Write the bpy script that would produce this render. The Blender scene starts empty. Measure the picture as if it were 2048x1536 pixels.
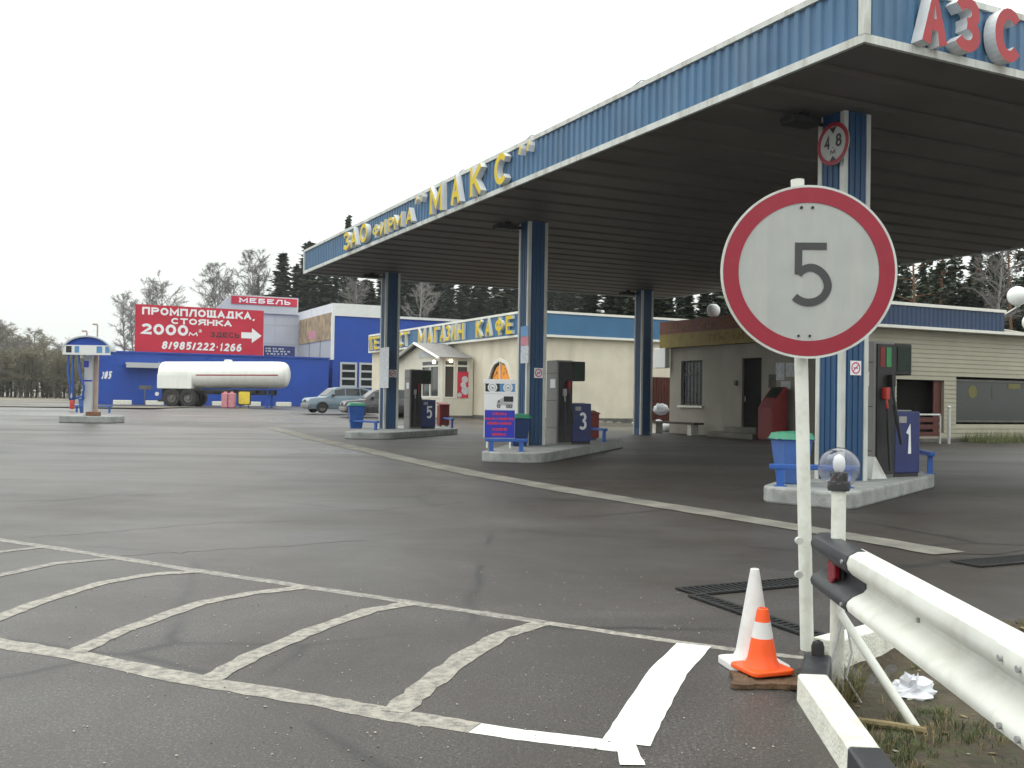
import bpy, bmesh, math, random
from mathutils import Vector, Matrix, noise
random.seed(7)
R_ = math.radians
scene = bpy.context.scene
COL = scene.collection

# ------------------------------------------------------------------ camera
EYE = Vector((0, 0, 1.35)); FPX = 1985.0; CX, CY = 1024.0, 768.0
pit, rol = R_(.81), R_(.9)
_r0 = Vector((1, 0, 0)); _u0 = Vector((0, -math.sin(pit), math.cos(pit))); _f = Vector((0, math.cos(pit), math.sin(pit)))
_r = _r0 * math.cos(rol) + _u0 * math.sin(rol); _u = _u0 * math.cos(rol) - _r0 * math.sin(rol)
cd = bpy.data.cameras.new('camera'); cam = bpy.data.objects.new('camera', cd); COL.objects.link(cam)
cd.sensor_width = 36; cd.lens = FPX / 2048 * 36; cd.clip_end = 3000; cd.clip_start = .05
cam.matrix_world = Matrix(((_r.x, _u.x, -_f.x, EYE.x), (_r.y, _u.y, -_f.y, EYE.y), (_r.z, _u.z, -_f.z, EYE.z), (0, 0, 0, 1)))
scene.camera = cam

# ------------------------------------------------------------------ overcast daylight
SUN_EL, SUN_AZ = R_(58), R_(285)
w = bpy.data.worlds.new('World'); scene.world = w; w.use_nodes = True
nt = w.node_tree; nt.nodes.clear()
o_ = nt.nodes.new('ShaderNodeOutputWorld'); bg = nt.nodes.new('ShaderNodeBackground')
sk = nt.nodes.new('ShaderNodeTexSky'); sk.sky_type = 'NISHITA'; sk.sun_disc = False
sk.sun_elevation = SUN_EL; sk.sun_rotation = SUN_AZ; sk.air_density = 1.0; sk.dust_density = 3.0
hs = nt.nodes.new('ShaderNodeHueSaturation'); hs.inputs['Saturation'].default_value = .1
ov = nt.nodes.new('ShaderNodeMix'); ov.data_type = 'RGBA'; ov.inputs[0].default_value = .9
tc = nt.nodes.new('ShaderNodeTexCoord'); cn = nt.nodes.new('ShaderNodeTexNoise'); cn.inputs['Scale'].default_value = 2.2; cn.inputs['Detail'].default_value = 5
cr = nt.nodes.new('ShaderNodeValToRGB'); cr.color_ramp.elements[0].position = .3; cr.color_ramp.elements[1].position = .7
cr.color_ramp.elements[0].color = (10.2, 10.7, 10.3, 1); cr.color_ramp.elements[1].color = (12.7, 13.1, 12.7, 1)
nt.links.new(tc.outputs['Generated'], cn.inputs['Vector']); nt.links.new(cn.outputs[0], cr.inputs[0])
nt.links.new(sk.outputs[0], hs.inputs['Color']); nt.links.new(hs.outputs[0], ov.inputs[6]); nt.links.new(cr.outputs[0], ov.inputs[7])
# overcast dome: the zenith is about two and a half times as bright as the horizon
sx = nt.nodes.new('ShaderNodeSeparateXYZ'); mr = nt.nodes.new('ShaderNodeMapRange'); mr.inputs[1].default_value = 0; mr.inputs[2].default_value = 1; mr.inputs[3].default_value = .80; mr.inputs[4].default_value = 2.2
vm = nt.nodes.new('ShaderNodeVectorMath'); vm.operation = 'SCALE'
nt.links.new(tc.outputs['Generated'], sx.inputs[0]); nt.links.new(sx.outputs['Z'], mr.inputs[0]); nt.links.new(ov.outputs[2], vm.inputs[0]); nt.links.new(mr.outputs[0], vm.inputs['Scale'])
nt.links.new(vm.outputs[0], bg.inputs['Color']); bg.inputs['Strength'].default_value = .1
nt.links.new(bg.outputs[0], o_.inputs[0])
sd = bpy.data.lights.new('sun', 'SUN'); sd.energy = .5; sd.angle = R_(40); sd.color = (1, .98, .95)
sun = bpy.data.objects.new('sun', sd); COL.objects.link(sun)
_d = Vector((math.sin(SUN_AZ) * math.cos(SUN_EL), math.cos(SUN_AZ) * math.cos(SUN_EL), math.sin(SUN_EL)))
sun.rotation_euler = _d.to_track_quat('Z', 'Y').to_euler(); sun.location = (0, -10, 40)
vs = scene.view_settings; vs.view_transform = 'Standard'; vs.look = 'None'; vs.gamma = 1; vs.exposure = .08

# ------------------------------------------------------------------ frames: W = world, K = the station's own axes (x across the canopy, y along it)
KA = R_(26.25); KO = Vector((4.10, 11.67, 0))
KR = Matrix.Rotation(KA, 3, 'Z'); KI = KR.transposed()
def k2w(p): return KR @ Vector(p) + KO
def w2k(p): return KI @ (Vector(p) - KO)
def ray(px, py): return _r * ((px - CX) / FPX) + _u * ((CY - py) / FPX) + _f
def G(px, py, z=0.0):
    d = ray(px, py); return EYE + d * ((z - EYE.z) / d.z)
def GK(px, py, z=0.0): return w2k(G(px, py, z))
def D(px, py, Y):
    d = ray(px, py); return EYE + d * (Y / d.y)
def kx(px, py, x):                       # where a sight line meets the vertical plane x = const of the station
    o = w2k(EYE); d = KI @ ray(px, py); p = o + d * ((x - o.x) / d.x); return p.y, p.z
def ky(px, py, y):
    o = w2k(EYE); d = KI @ ray(px, py); p = o + d * ((y - o.y) / d.y); return p.x, p.z

# ------------------------------------------------------------------ materials
MATS = {}
def M(name, col, rough=.6, var=.12, scale=4.0, metal=0.0, bump=0.0, bscale=40.0, dirt=0.0, dcol=(.12, .10, .08), streak=False, spec=.5, coat=0.0):
    m = bpy.data.materials.new(name); m.use_nodes = True; MATS[name] = m
    n = m.node_tree.nodes; L = m.node_tree.links; p = n['Principled BSDF']
    tc = n.new('ShaderNodeTexCoord'); nz = n.new('ShaderNodeTexNoise'); nz.inputs['Scale'].default_value = scale; nz.inputs['Detail'].default_value = 6
    L.new(tc.outputs['Object'], nz.inputs['Vector'])
    rp = n.new('ShaderNodeValToRGB'); rp.color_ramp.elements[0].position = .3; rp.color_ramp.elements[1].position = .7
    rp.color_ramp.elements[0].color = [c * (1 - var) for c in col] + [1]; rp.color_ramp.elements[1].color = [min(1, c * (1 + var)) for c in col] + [1]
    L.new(nz.outputs[0], rp.inputs[0]); src = rp.outputs[0]
    if dirt:
        mp = n.new('ShaderNodeMapping'); L.new(tc.outputs['Object'], mp.inputs[0])
        if streak: mp.inputs['Scale'].default_value = (1, 1, .12)
        d = n.new('ShaderNodeTexNoise'); d.inputs['Scale'].default_value = scale * 1.7; d.inputs['Detail'].default_value = 9; d.inputs['Roughness'].default_value = .65
        L.new(mp.outputs[0], d.inputs['Vector'])
        dr = n.new('ShaderNodeValToRGB'); dr.color_ramp.elements[0].position = .48; dr.color_ramp.elements[1].position = .75
        dr.color_ramp.elements[0].color = (0, 0, 0, 1); dr.color_ramp.elements[1].color = (dirt, dirt, dirt, 1)
        L.new(d.outputs[0], dr.inputs[0])
        mx = n.new('ShaderNodeMix'); mx.data_type = 'RGBA'; L.new(dr.outputs[0], mx.inputs[0]); L.new(src, mx.inputs[6]); mx.inputs[7].default_value = (*dcol, 1)
        src = mx.outputs[2]
    L.new(src, p.inputs['Base Color'])
    p.inputs['Roughness'].default_value = rough; p.inputs['Metallic'].default_value = metal; p.inputs['Specular IOR Level'].default_value = spec
    if coat: p.inputs['Coat Weight'].default_value = coat; p.inputs['Coat Roughness'].default_value = .15
    if bump:
        b = n.new('ShaderNodeBump'); b.inputs['Strength'].default_value = bump; b.inputs['Distance'].default_value = .02
        bn = n.new('ShaderNodeTexNoise'); bn.inputs['Scale'].default_value = bscale; bn.inputs['Detail'].default_value = 4
        L.new(tc.outputs['Object'], bn.inputs['Vector']); L.new(bn.outputs[0], b.inputs['Height']); L.new(b.outputs[0], p.inputs['Normal'])
    return m

def asphalt(name, dark, light, wet=.5, tint=(1, .97, .95), speck=.5, dry=.6):
    m = bpy.data.materials.new(name); m.use_nodes = True; MATS[name] = m
    n = m.node_tree.nodes; L = m.node_tree.links; p = n['Principled BSDF']
    tc = n.new('ShaderNodeTexCoord')
    def nz(scale, det, rough=.6, vec=None, dist=0):
        t = n.new('ShaderNodeTexNoise'); t.inputs['Scale'].default_value = scale; t.inputs['Detail'].default_value = det; t.inputs['Roughness'].default_value = rough; t.inputs['Distortion'].default_value = dist
        L.new(vec or tc.outputs['Object'], t.inputs['Vector']); return t.outputs[0]
    def ramp(s, a, b, ca=0, cb=1):
        r = n.new('ShaderNodeValToRGB'); r.color_ramp.elements[0].position = a; r.color_ramp.elements[1].position = b
        r.color_ramp.elements[0].color = (ca, ca, ca, 1); r.color_ramp.elements[1].color = (cb, cb, cb, 1); L.new(s, r.inputs[0]); return r.outputs[0]
    def mix(f, a, b, mode='MIX'):
        x = n.new('ShaderNodeMix'); x.data_type = 'RGBA'; x.blend_type = mode
        for i, s in ((0, f), (6, a), (7, b)):
            if hasattr(s, 'links'): L.new(s, x.inputs[i])
            elif i == 0: x.inputs[0].default_value = s
            else: x.inputs[i].default_value = (*s, 1)
        return x.outputs[2]
    mp = n.new('ShaderNodeMapping'); mp.inputs['Rotation'].default_value = (0, 0, KA); mp.inputs['Scale'].default_value = (.42, .9, 1); L.new(tc.outputs['Object'], mp.inputs[0])
    big = ramp(nz(.22, 7, .66), .36, .64); streak = ramp(nz(.55, 7, .62, mp.outputs[0], .8), .36, .66)
    c = mix(big, [dark * t for t in tint], [light * t for t in tint])
    c = mix(mixf(n, L, streak, .62), c, [dark * .62 * t for t in tint])
    c = mix(mixf(n, L, ramp(nz(70, 4, .85), .53, .64), speck), c, [min(1, light * 3.6) * t for t in tint])
    c = mix(mixf(n, L, ramp(nz(55, 4, .8), .47, .62), .78), c, [dark * .42 * t for t in tint])
    c = mix(mixf(n, L, ramp(nz(.38, 8, .70, None, .6), .42, .62), .85), c, [dark * .80, dark * .60, dark * .44])        # rusty brown mud film
    c = mix(mixf(n, L, ramp(nz(2.6, 5, .6, None, .4), .66, .76), .6), c, [dark * .4] * 3)                               # oil drips
    # cracks and patch seams
    wv = n.new('ShaderNodeMix'); wv.data_type = 'RGBA'; wv.inputs[0].default_value = .12
    L.new(tc.outputs['Object'], wv.inputs[6])
    nc = n.new('ShaderNodeTexNoise'); nc.inputs['Scale'].default_value = 1.4; nc.inputs['Detail'].default_value = 6; L.new(tc.outputs['Object'], nc.inputs['Vector']); L.new(nc.outputs[1], wv.inputs[7])
    vo = n.new('ShaderNodeTexVoronoi'); vo.feature = 'DISTANCE_TO_EDGE'; vo.inputs['Scale'].default_value = .33; L.new(wv.outputs[2], vo.inputs['Vector'])
    crk = ramp(vo.outputs['Distance'], .0, .014, 1, 0)
    crk = mixf(n, L, crk, .92, ramp(nz(.5, 4), .42, .54))
    c = mix(crk, c, [dark * .25] * 3)
    L.new(c, p.inputs['Base Color'])
    wt = ramp(nz(.17, 7, .62, mp.outputs[0], .5), .36, .62, dry, dry - wet)
    L.new(wt, p.inputs['Roughness'])
    b = n.new('ShaderNodeBump'); b.inputs['Strength'].default_value = .6; b.inputs['Distance'].default_value = .014
    hb = mix(.5, nz(110, 4, .7), nz(9, 5)); L.new(hb, b.inputs['Height']); L.new(b.outputs[0], p.inputs['Normal'])
    p.inputs['Specular IOR Level'].default_value = .5
    return m
def mixf(n, L, s, k, s2=None):
    a = n.new('ShaderNodeMath'); a.operation = 'MULTIPLY'; L.new(s, a.inputs[0]); a.inputs[1].default_value = k
    if s2 is None: return a.outputs[0]
    b = n.new('ShaderNodeMath'); b.operation = 'MULTIPLY'; L.new(a.outputs[0], b.inputs[0]); L.new(s2, b.inputs[1]); return b.outputs[0]

def glassy(name, col, alpha_rough=.05, trans=0.0):
    m = M(name, col, rough=alpha_rough, var=.05)
    p = m.node_tree.nodes['Principled BSDF']; p.inputs['Transmission Weight'].default_value = trans; p.inputs['IOR'].default_value = 1.45
    return m
def glow(name, col, s):
    m = M(name, col, rough=.4); p = m.node_tree.nodes['Principled BSDF']
    p.inputs['Emission Color'].default_value = (*col, 1); p.inputs['Emission Strength'].default_value = s
    return m

asphalt('asphalt', .037, .080, .28, (1.0, .885, .82), .8, .54)
asphalt('forecourt', .034, .064, .16, (1.0, .89, .78), .5, .60)
MATS['forecourt'].node_tree.nodes['Principled BSDF'].inputs['Specular IOR Level'].default_value = .35
def worn_paint(name, paint, keep):
    m = M(name, paint, rough=.6, var=.12, scale=9, bump=.3, bscale=120)
    n = m.node_tree.nodes; L = m.node_tree.links; p = n['Principled BSDF']; src = p.inputs['Base Color'].links[0].from_socket
    tc = n.new('ShaderNodeTexCoord'); a = n.new('ShaderNodeTexNoise'); a.inputs['Scale'].default_value = 17; a.inputs['Detail'].default_value = 8; a.inputs['Roughness'].default_value = .75
    L.new(tc.outputs['Object'], a.inputs['Vector'])
    r = n.new('ShaderNodeValToRGB'); r.color_ramp.elements[0].position = keep; r.color_ramp.elements[1].position = keep + .22
    r.color_ramp.elements[0].color = (0, 0, 0, 1); r.color_ramp.elements[1].color = (.9, .9, .9, 1); L.new(a.outputs[0], r.inputs[0])
    x = n.new('ShaderNodeMix'); x.data_type = 'RGBA'; L.new(r.outputs[0], x.inputs[0]); L.new(src, x.inputs[6]); x.inputs[7].default_value = (.10, .095, .09, 1)
    L.new(x.outputs[2], p.inputs['Base Color'])
worn_paint('paint_worn', (.33, .305, .26), .42)
worn_paint('paint_far', (.29, .27, .235), .40)
worn_paint('paint_fresh', (.70, .715, .675), .60)
M('concrete_band', (.165, .156, .132), .85, .3, 1.6, bump=.4, dirt=.7, dcol=(.09, .085, .075))
M('concrete', (.30, .31, .30), .8, .2, 3, bump=.4, dirt=.6, dcol=(.13, .125, .115))
M('white_metal', (.66, .67, .62), .5, .08, 3, dirt=.55, dcol=(.42, .40, .33))
M('white_paint', (.70, .71, .65), .5, .08, 5, bump=.15, dirt=.55, dcol=(.38, .36, .28))
M('kerb_white', (.72, .72, .64), .75, .1, 6, bump=.5, bscale=60, dirt=.55, dcol=(.40, .36, .26))
M('black_paint', (.028, .030, .036), .4, .2, 6, dirt=.3, dcol=(.09, .085, .08))
M('dark_steel', (.022, .022, .023), .5, .3, 9, metal=.3)
M('trim', (.56, .58, .55), .55, .1, 3, dirt=.75, dcol=(.24, .20, .14), streak=True)
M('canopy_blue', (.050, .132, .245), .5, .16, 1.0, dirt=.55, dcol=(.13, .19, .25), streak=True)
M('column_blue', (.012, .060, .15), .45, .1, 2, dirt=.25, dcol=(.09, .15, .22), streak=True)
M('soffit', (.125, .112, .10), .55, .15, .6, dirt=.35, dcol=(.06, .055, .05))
M('roofing', (.12, .12, .12), .8)
M('letter_yellow', (.64, .47, .004), .6, .06, dirt=.2, dcol=(.45, .33, .05))
M('letter_white', (.72, .73, .74), .45, .06, dirt=.3, dcol=(.42, .42, .42), streak=True)
M('letter_red', (.36, .014, .022), .4, .08)
M('red_ring', (.27, .003, .022), .38, .06, 8, dirt=.2, dcol=(.35, .05, .06))
M('sign_white', (.375, .385, .37), .45, .05, 9, dirt=.35, dcol=(.50, .50, .45), streak=True)
M('sign_grey', (.045, .045, .048), .5, .1)
M('sign_back', (.33, .33, .33), .5, metal=.4)
M('rust', (.17, .08, .04), .8, .3, 14)
M('orange', (.90, .10, .01), .42, .06, 6, dirt=.15, dcol=(.5, .08, .02))
M('cone_white', (.68, .67, .66), .5, .05, 6, dirt=.35, dcol=(.40, .37, .34))
M('reflector', (.20, .006, .014), .25, .15, 30)
M('cardboard', (.13, .075, .04), .85, .4, 9, bump=.6, dirt=.6, dcol=(.05, .035, .02))
M('tar_seam', (.018, .016, .015), .55, .3, 20)
M('rag', (.74, .75, .80), .85, .06)
M('rubber', (.014, .014, .015), .6, .2)
M('soil', (.062, .048, .030), .9, .5, 4, bump=1.0, bscale=25, dirt=.8, dcol=(.040, .060, .013))
M('grass', (.065, .10, .022), .7, .5, 2.5)
M('dry_grass', (.20, .155, .075), .8, .35, 6)
M('pebble', (.38, .35, .29), .8, .3, 20)
M('pump_grey', (.22, .21, .205), .5, .06, 3, dirt=.3, dcol=(.2, .19, .18), streak=True)
M('pump_blue', (.018, .028, .125), .42, .12, 4)
M('pump_black', (.018, .018, .018), .5, .3, 6)
M('screen', (.012, .026, .016), .35, .2, spec=.25)
M('hose', (.012, .012, .013), .45)
M('nozzle_red', (.45, .03, .02), .4)
M('nozzle_green', (.03, .25, .08), .4)
M('bin_blue', (.055, .13, .37), .42, .08, 4, dirt=.25, dcol=(.05, .09, .2))
M('bin_dark', (.014, .04, .15), .45, .1, 4)
M('bin_green', (.05, .25, .15), .45, .1)
M('rail_blue', (.022, .095, .36), .4, .12, 5)
M('sand_red', (.20, .014, .013), .5, .15)
M('board_white', (.80, .81, .83), .4, .03)
M('board_blue', (.020, .030, .42), .4, .05)
M('board_black', (.015, .015, .018), .4)
M('board_sky', (.10, .26, .50), .4)
M('text_red', (.55, .03, .10), .5, .05)
M('sign_red', (.50, .006, .035), .45, .1, .5)
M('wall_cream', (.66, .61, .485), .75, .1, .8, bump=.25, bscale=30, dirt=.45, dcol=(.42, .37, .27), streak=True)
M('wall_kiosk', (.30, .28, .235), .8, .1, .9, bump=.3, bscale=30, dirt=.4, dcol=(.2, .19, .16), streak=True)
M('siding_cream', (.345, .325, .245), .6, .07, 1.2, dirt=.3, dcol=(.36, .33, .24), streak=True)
M('store_blue', (.036, .135, .265), .45, .08, 1.2)
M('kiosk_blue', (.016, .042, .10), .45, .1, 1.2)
M('window_frame', (.74, .73, .66), .5, .05)
M('frame_grey', (.42, .42, .43), .5, .05)
M('plinth', (.115, .11, .10), .85, .25, 3, bump=.5)
M('roof_grey', (.19, .18, .175), .6, .15, 3, dirt=.4, dcol=(.32, .31, .3))
M('door_dark', (.012, .011, .010), .8, .2, spec=.15)
M('door_red', (.085, .018, .012), .5, .2)
glassy('glass_dark', (.018, .022, .022), .06)
glassy('glass_murky', (.05, .055, .052), .1)
def clear_shell(name):
    m = bpy.data.materials.new(name); m.use_nodes = True; MATS[name] = m; n = m.node_tree.nodes; L = m.node_tree.links; n.clear()
    o = n.new('ShaderNodeOutputMaterial'); mx = n.new('ShaderNodeMixShader'); t = n.new('ShaderNodeBsdfTransparent'); t.inputs[0].default_value = (.86, .86, .88, 1)
    g = n.new('ShaderNodeBsdfGlossy'); g.inputs['Roughness'].default_value = .08; g.inputs['Color'].default_value = (.75, .75, .8, 1); lw = n.new('ShaderNodeLayerWeight'); lw.inputs[0].default_value = .5; pw = n.new('ShaderNodeMath'); pw.operation = 'POWER'; pw.inputs[1].default_value = 2.2; ml = n.new('ShaderNodeMath'); ml.operation = 'MULTIPLY_ADD'; ml.inputs[1].default_value = .55; ml.inputs[2].default_value = .10
    L.new(lw.outputs['Facing'], pw.inputs[0]); L.new(pw.outputs[0], ml.inputs[0]); L.new(ml.outputs[0], mx.inputs[0]); L.new(t.outputs[0], mx.inputs[1]); L.new(g.outputs[0], mx.inputs[2]); L.new(mx.outputs[0], o.inputs[0])
clear_shell('clear_globe')
M('milk_globe', (.80, .81, .80), .25, .02)
glow('lamp_lit', (1.0, .86, .62), 5.0)
glow('curtain_lit', (.55, .21, .025), .55)
M('curtain_fold', (.22, .075, .012), .7, .4, 8)
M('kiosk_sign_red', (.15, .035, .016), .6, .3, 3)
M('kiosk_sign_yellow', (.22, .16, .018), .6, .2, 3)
M('kiosk_mark_ochre', (.19, .085, .017), .7, .3, 6)
M('kiosk_mark_rust', (.20, .10, .018), .7, .3, 6)
M('wall_porch', (.66, .63, .53), .6, .06, 1.5, dirt=.3, dcol=(.45, .41, .32), streak=True)
M('poster_red', (.55, .02, .06), .5, .2)
M('poster_pale', (.55, .58, .62), .6, .2, 12, dirt=.7, dcol=(.4, .25, .28))
M('industrial_blue', (.005, .058, .36), .6, .12, .35, dirt=.3, dcol=(.005, .03, .22), streak=True)
M('panel_grey', (.46, .48, .50), .5, .05, .6)
M('panel_white', (.72, .73, .71), .5, .06, .6, dirt=.3, dcol=(.5, .48, .43))
M('panel_shade', (.40, .41, .41), .5, .05, .6)
M('tan_sign', (.33, .24, .13), .6, .45, 1.2)
M('pinkish', (.55, .22, .26), .6, .12)
M('sign_yellow', (.78, .60, .06), .5, .08)
M('tank_white', (.80, .81, .77), .35, .04, .8, dirt=.35, dcol=(.55, .50, .42), streak=True, coat=.3)
M('tank_stripe', (.32, .03, .045), .45)
M('tyre', (.028, .026, .024), .8, .3)
M('hub', (.13, .12, .115), .6, .3)
M('car_blue', (.17, .24, .30), .35, .08, 2, dirt=.6, dcol=(.20, .17, .14), coat=.4)
M('car_dark', (.045, .047, .052), .35, .08, 2, dirt=.5, dcol=(.25, .22, .19), coat=.4)
glassy('car_glass', (.03, .035, .04), .05)
M('head_lamp', (.6, .6, .6), .15)
M('spruce_leaf', (.027, .043, .021), .75, .5, .7)
M('spruce_leaf_pale', (.050, .066, .033), .75, .5, .7)
M('pine_leaf', (.035, .055, .028), .75, .45, .7)
M('bark_dark', (.07, .055, .045), .9, .3)
M('bark_pine', (.20, .10, .05), .9, .35, 2)
M('bark_birch', (.27, .26, .24), .85, .25, 3, dirt=.8, dcol=(.06, .055, .05))
M('twig', (.19, .175, .165), .9, .2)
M('twig_green', (.20, .19, .14), .9, .3)
M('leaf_yellow', (.22, .16, .05), .8, .4)
M('bare_earth', (.17, .15, .115), .95, .3, .15, dirt=.6, dcol=(.10, .10, .06))
# ------------------------------------------------------------------ mesh builder
ORG = {}
class MB:
    def __init__(s): s.v = []; s.f = []; s.mi = []; s.sm = []
    def add(s, vs, fs, mi=0, smooth=False):
        o = len(s.v); s.v += [Vector(p) for p in vs]
        for f in fs: s.f.append([o + i for i in f]); s.mi.append(mi); s.sm.append(smooth)
    def box(s, x0, x1, y0, y1, z0, z1, mi=0, T=None):
        vs = [Vector((x, y, z)) for z in (z0, z1) for y in (y0, y1) for x in (x0, x1)]
        if T: vs = [T @ p for p in vs]
        s.add(vs, [(0, 2, 3, 1), (4, 5, 7, 6), (0, 1, 5, 4), (2, 6, 7, 3), (0, 4, 6, 2), (1, 3, 7, 5)], mi)
    def ring_loft(s, rings, mi=0, smooth=True, cap=True):
        n = len(rings[0]); vs = [p for r in rings for p in r]; fs = []
        for k in range(len(rings) - 1):
            for i in range(n):
                j = (i + 1) % n; fs.append((k * n + i, k * n + j, (k + 1) * n + j, (k + 1) * n + i))
        s.add(vs, fs, mi, smooth)
        if cap:
            s.add(rings[0], [tuple(range(n))[::-1]], mi); s.add(rings[-1], [tuple(range(n))], mi)
    def tube(s, pts, r, n=8, mi=0, cap=True):
        pts = [Vector(p) for p in pts]; rs = r if isinstance(r, (list, tuple)) else [r] * len(pts); rings = []; ref = None
        for i, p in enumerate(pts):
            t = (pts[min(i + 1, len(pts) - 1)] - pts[max(i - 1, 0)]).normalized()
            if ref is None: ref = Vector((0, 0, 1)) if abs(t.z) < .9 else Vector((1, 0, 0))
            a = t.cross(ref).normalized(); b = t.cross(a).normalized(); ref = -b if False else ref
            rings.append([p + a * (rs[i] * math.cos(2 * math.pi * k / n)) + b * (rs[i] * math.sin(2 * math.pi * k / n)) for k in range(n)])
        s.ring_loft(rings, mi, True, cap)
    def lathe(s, prof, c, n=24, mi=0, axis='Z', cap=True):
        c = Vector(c); rings = []
        for (r, h) in prof:
            ring = []
            for k in range(n):
                a = 2 * math.pi * k / n; x, y = r * math.cos(a), r * math.sin(a)
                ring.append(c + (Vector((x, y, h)) if axis == 'Z' else Vector((h, x, y)) if axis == 'X' else Vector((y, h, x))))
            rings.append(ring)
        s.ring_loft(rings, mi, True, cap)
    def prism(s, poly, z0, z1, mi=0, mside=None):
        n = len(poly); vs = [(p[0], p[1], z0) for p in poly] + [(p[0], p[1], z1) for p in poly]
        s.add(vs, [tuple(range(n))[::-1], tuple(range(n, 2 * n))], mi)
        s.add(vs, [(i, (i + 1) % n, n + (i + 1) % n, n + i) for i in range(n)], mi if mside is None else mside)
    def ext(s, poly, o, r, u, nrm, d, mi=0, mside=None):          # polygon drawn on a plane (right r, up u) and given thickness d along nrm
        o, r, u, nrm = Vector(o), Vector(r), Vector(u), Vector(nrm); n = len(poly)
        a = [o + r * p[0] + u * p[1] for p in poly]; vs = a + [p + nrm * d for p in a]
        s.add(vs, [tuple(range(n)), tuple(range(n, 2 * n))], mi)
        s.add(vs, [(i, (i + 1) % n, n + (i + 1) % n, n + i) for i in range(n)], mi if mside is None else mside)
    def text(s, body, o, r, u, nrm, wd, ht, d=.004, mi=0, mside=None, bold=0.0, shear=0.0):
        vs, fs, isf = text_shape(body, bold, shear)
        o, r, u, nrm = Vector(o), Vector(r), Vector(u), Vector(nrm)
        P = [o + r * (p[0] * wd) + u * (p[1] * ht) + nrm * (p[2] * d) for p in vs]
        k = len(s.v); s.v += P
        for f, t in zip(fs, isf): s.f.append([k + i for i in f]); s.mi.append(mi if t or mside is None else mside); s.sm.append(False)
    def build(s, name, mats, parent=None, at=None, frame='K', bevel=0.0, seg=2):
        org = ORG[parent.name] if parent is not None and parent.name in ORG else Vector(at or (0, 0, 0))
        me = bpy.data.meshes.new(name); me.from_pydata([p - org for p in s.v], [], s.f)
        mats = mats if isinstance(mats, (list, tuple)) else [mats]
        for m in mats: me.materials.append(MATS[m])
        me.polygons.foreach_set('material_index', s.mi); me.polygons.foreach_set('use_smooth', s.sm)
        me.validate(); bm = bmesh.new(); bm.from_mesh(me); bmesh.ops.remove_doubles(bm, verts=bm.verts, dist=1e-5)
        bmesh.ops.recalc_face_normals(bm, faces=bm.faces); bm.to_mesh(me); bm.free()
        o = bpy.data.objects.new(name, me); COL.objects.link(o); ORG[o.name] = org
        if parent is not None: o.parent = parent
        else:
            o.location = k2w(org) if frame == 'K' else org; o.rotation_euler = (0, 0, KA if frame == 'K' else 0)
        if any(s.sm):
            try: me.set_sharp_from_angle(angle=R_(38))
            except Exception: pass
        if bevel:
            b = o.modifiers.new('Bevel', 'BEVEL'); b.width = bevel; b.segments = seg; b.limit_method = 'ANGLE'; b.angle_limit = R_(40)
        return o
_TX = {}
def text_shape(body, bold, shear):
    key = (body, bold, shear)
    if key in _TX: return _TX[key]
    c = bpy.data.curves.new('lettering', 'FONT'); c.body = body; c.extrude = .5; c.offset = bold; c.shear = shear; c.resolution_u = 3
    o = bpy.data.objects.new('lettering', c); COL.objects.link(o)
    dg = bpy.context.evaluated_depsgraph_get(); me = bpy.data.meshes.new_from_object(o.evaluated_get(dg))
    bpy.data.objects.remove(o); bpy.data.curves.remove(c)
    xs = [v.co.x for v in me.vertices]; ys = [v.co.y for v in me.vertices]; x0, x1, y0, y1 = min(xs), max(xs), min(ys), max(ys)
    vs = [((v.co.x - x0) / (x1 - x0), (v.co.y - y0) / (y1 - y0), v.co.z + .5) for v in me.vertices]
    fs = [list(p.vertices) for p in me.polygons]; isf = [abs(p.normal.z) > .8 for p in me.polygons]
    bpy.data.meshes.remove(me); _TX[key] = (vs, fs, isf); return _TX[key]

def _arc(cx, cy, rx, ry, a0, a1, n=12): return [(cx + rx * math.cos(R_(a0 + (a1 - a0) * k / n)), cy + ry * math.sin(R_(a0 + (a1 - a0) * k / n))) for k in range(n + 1)]
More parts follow.
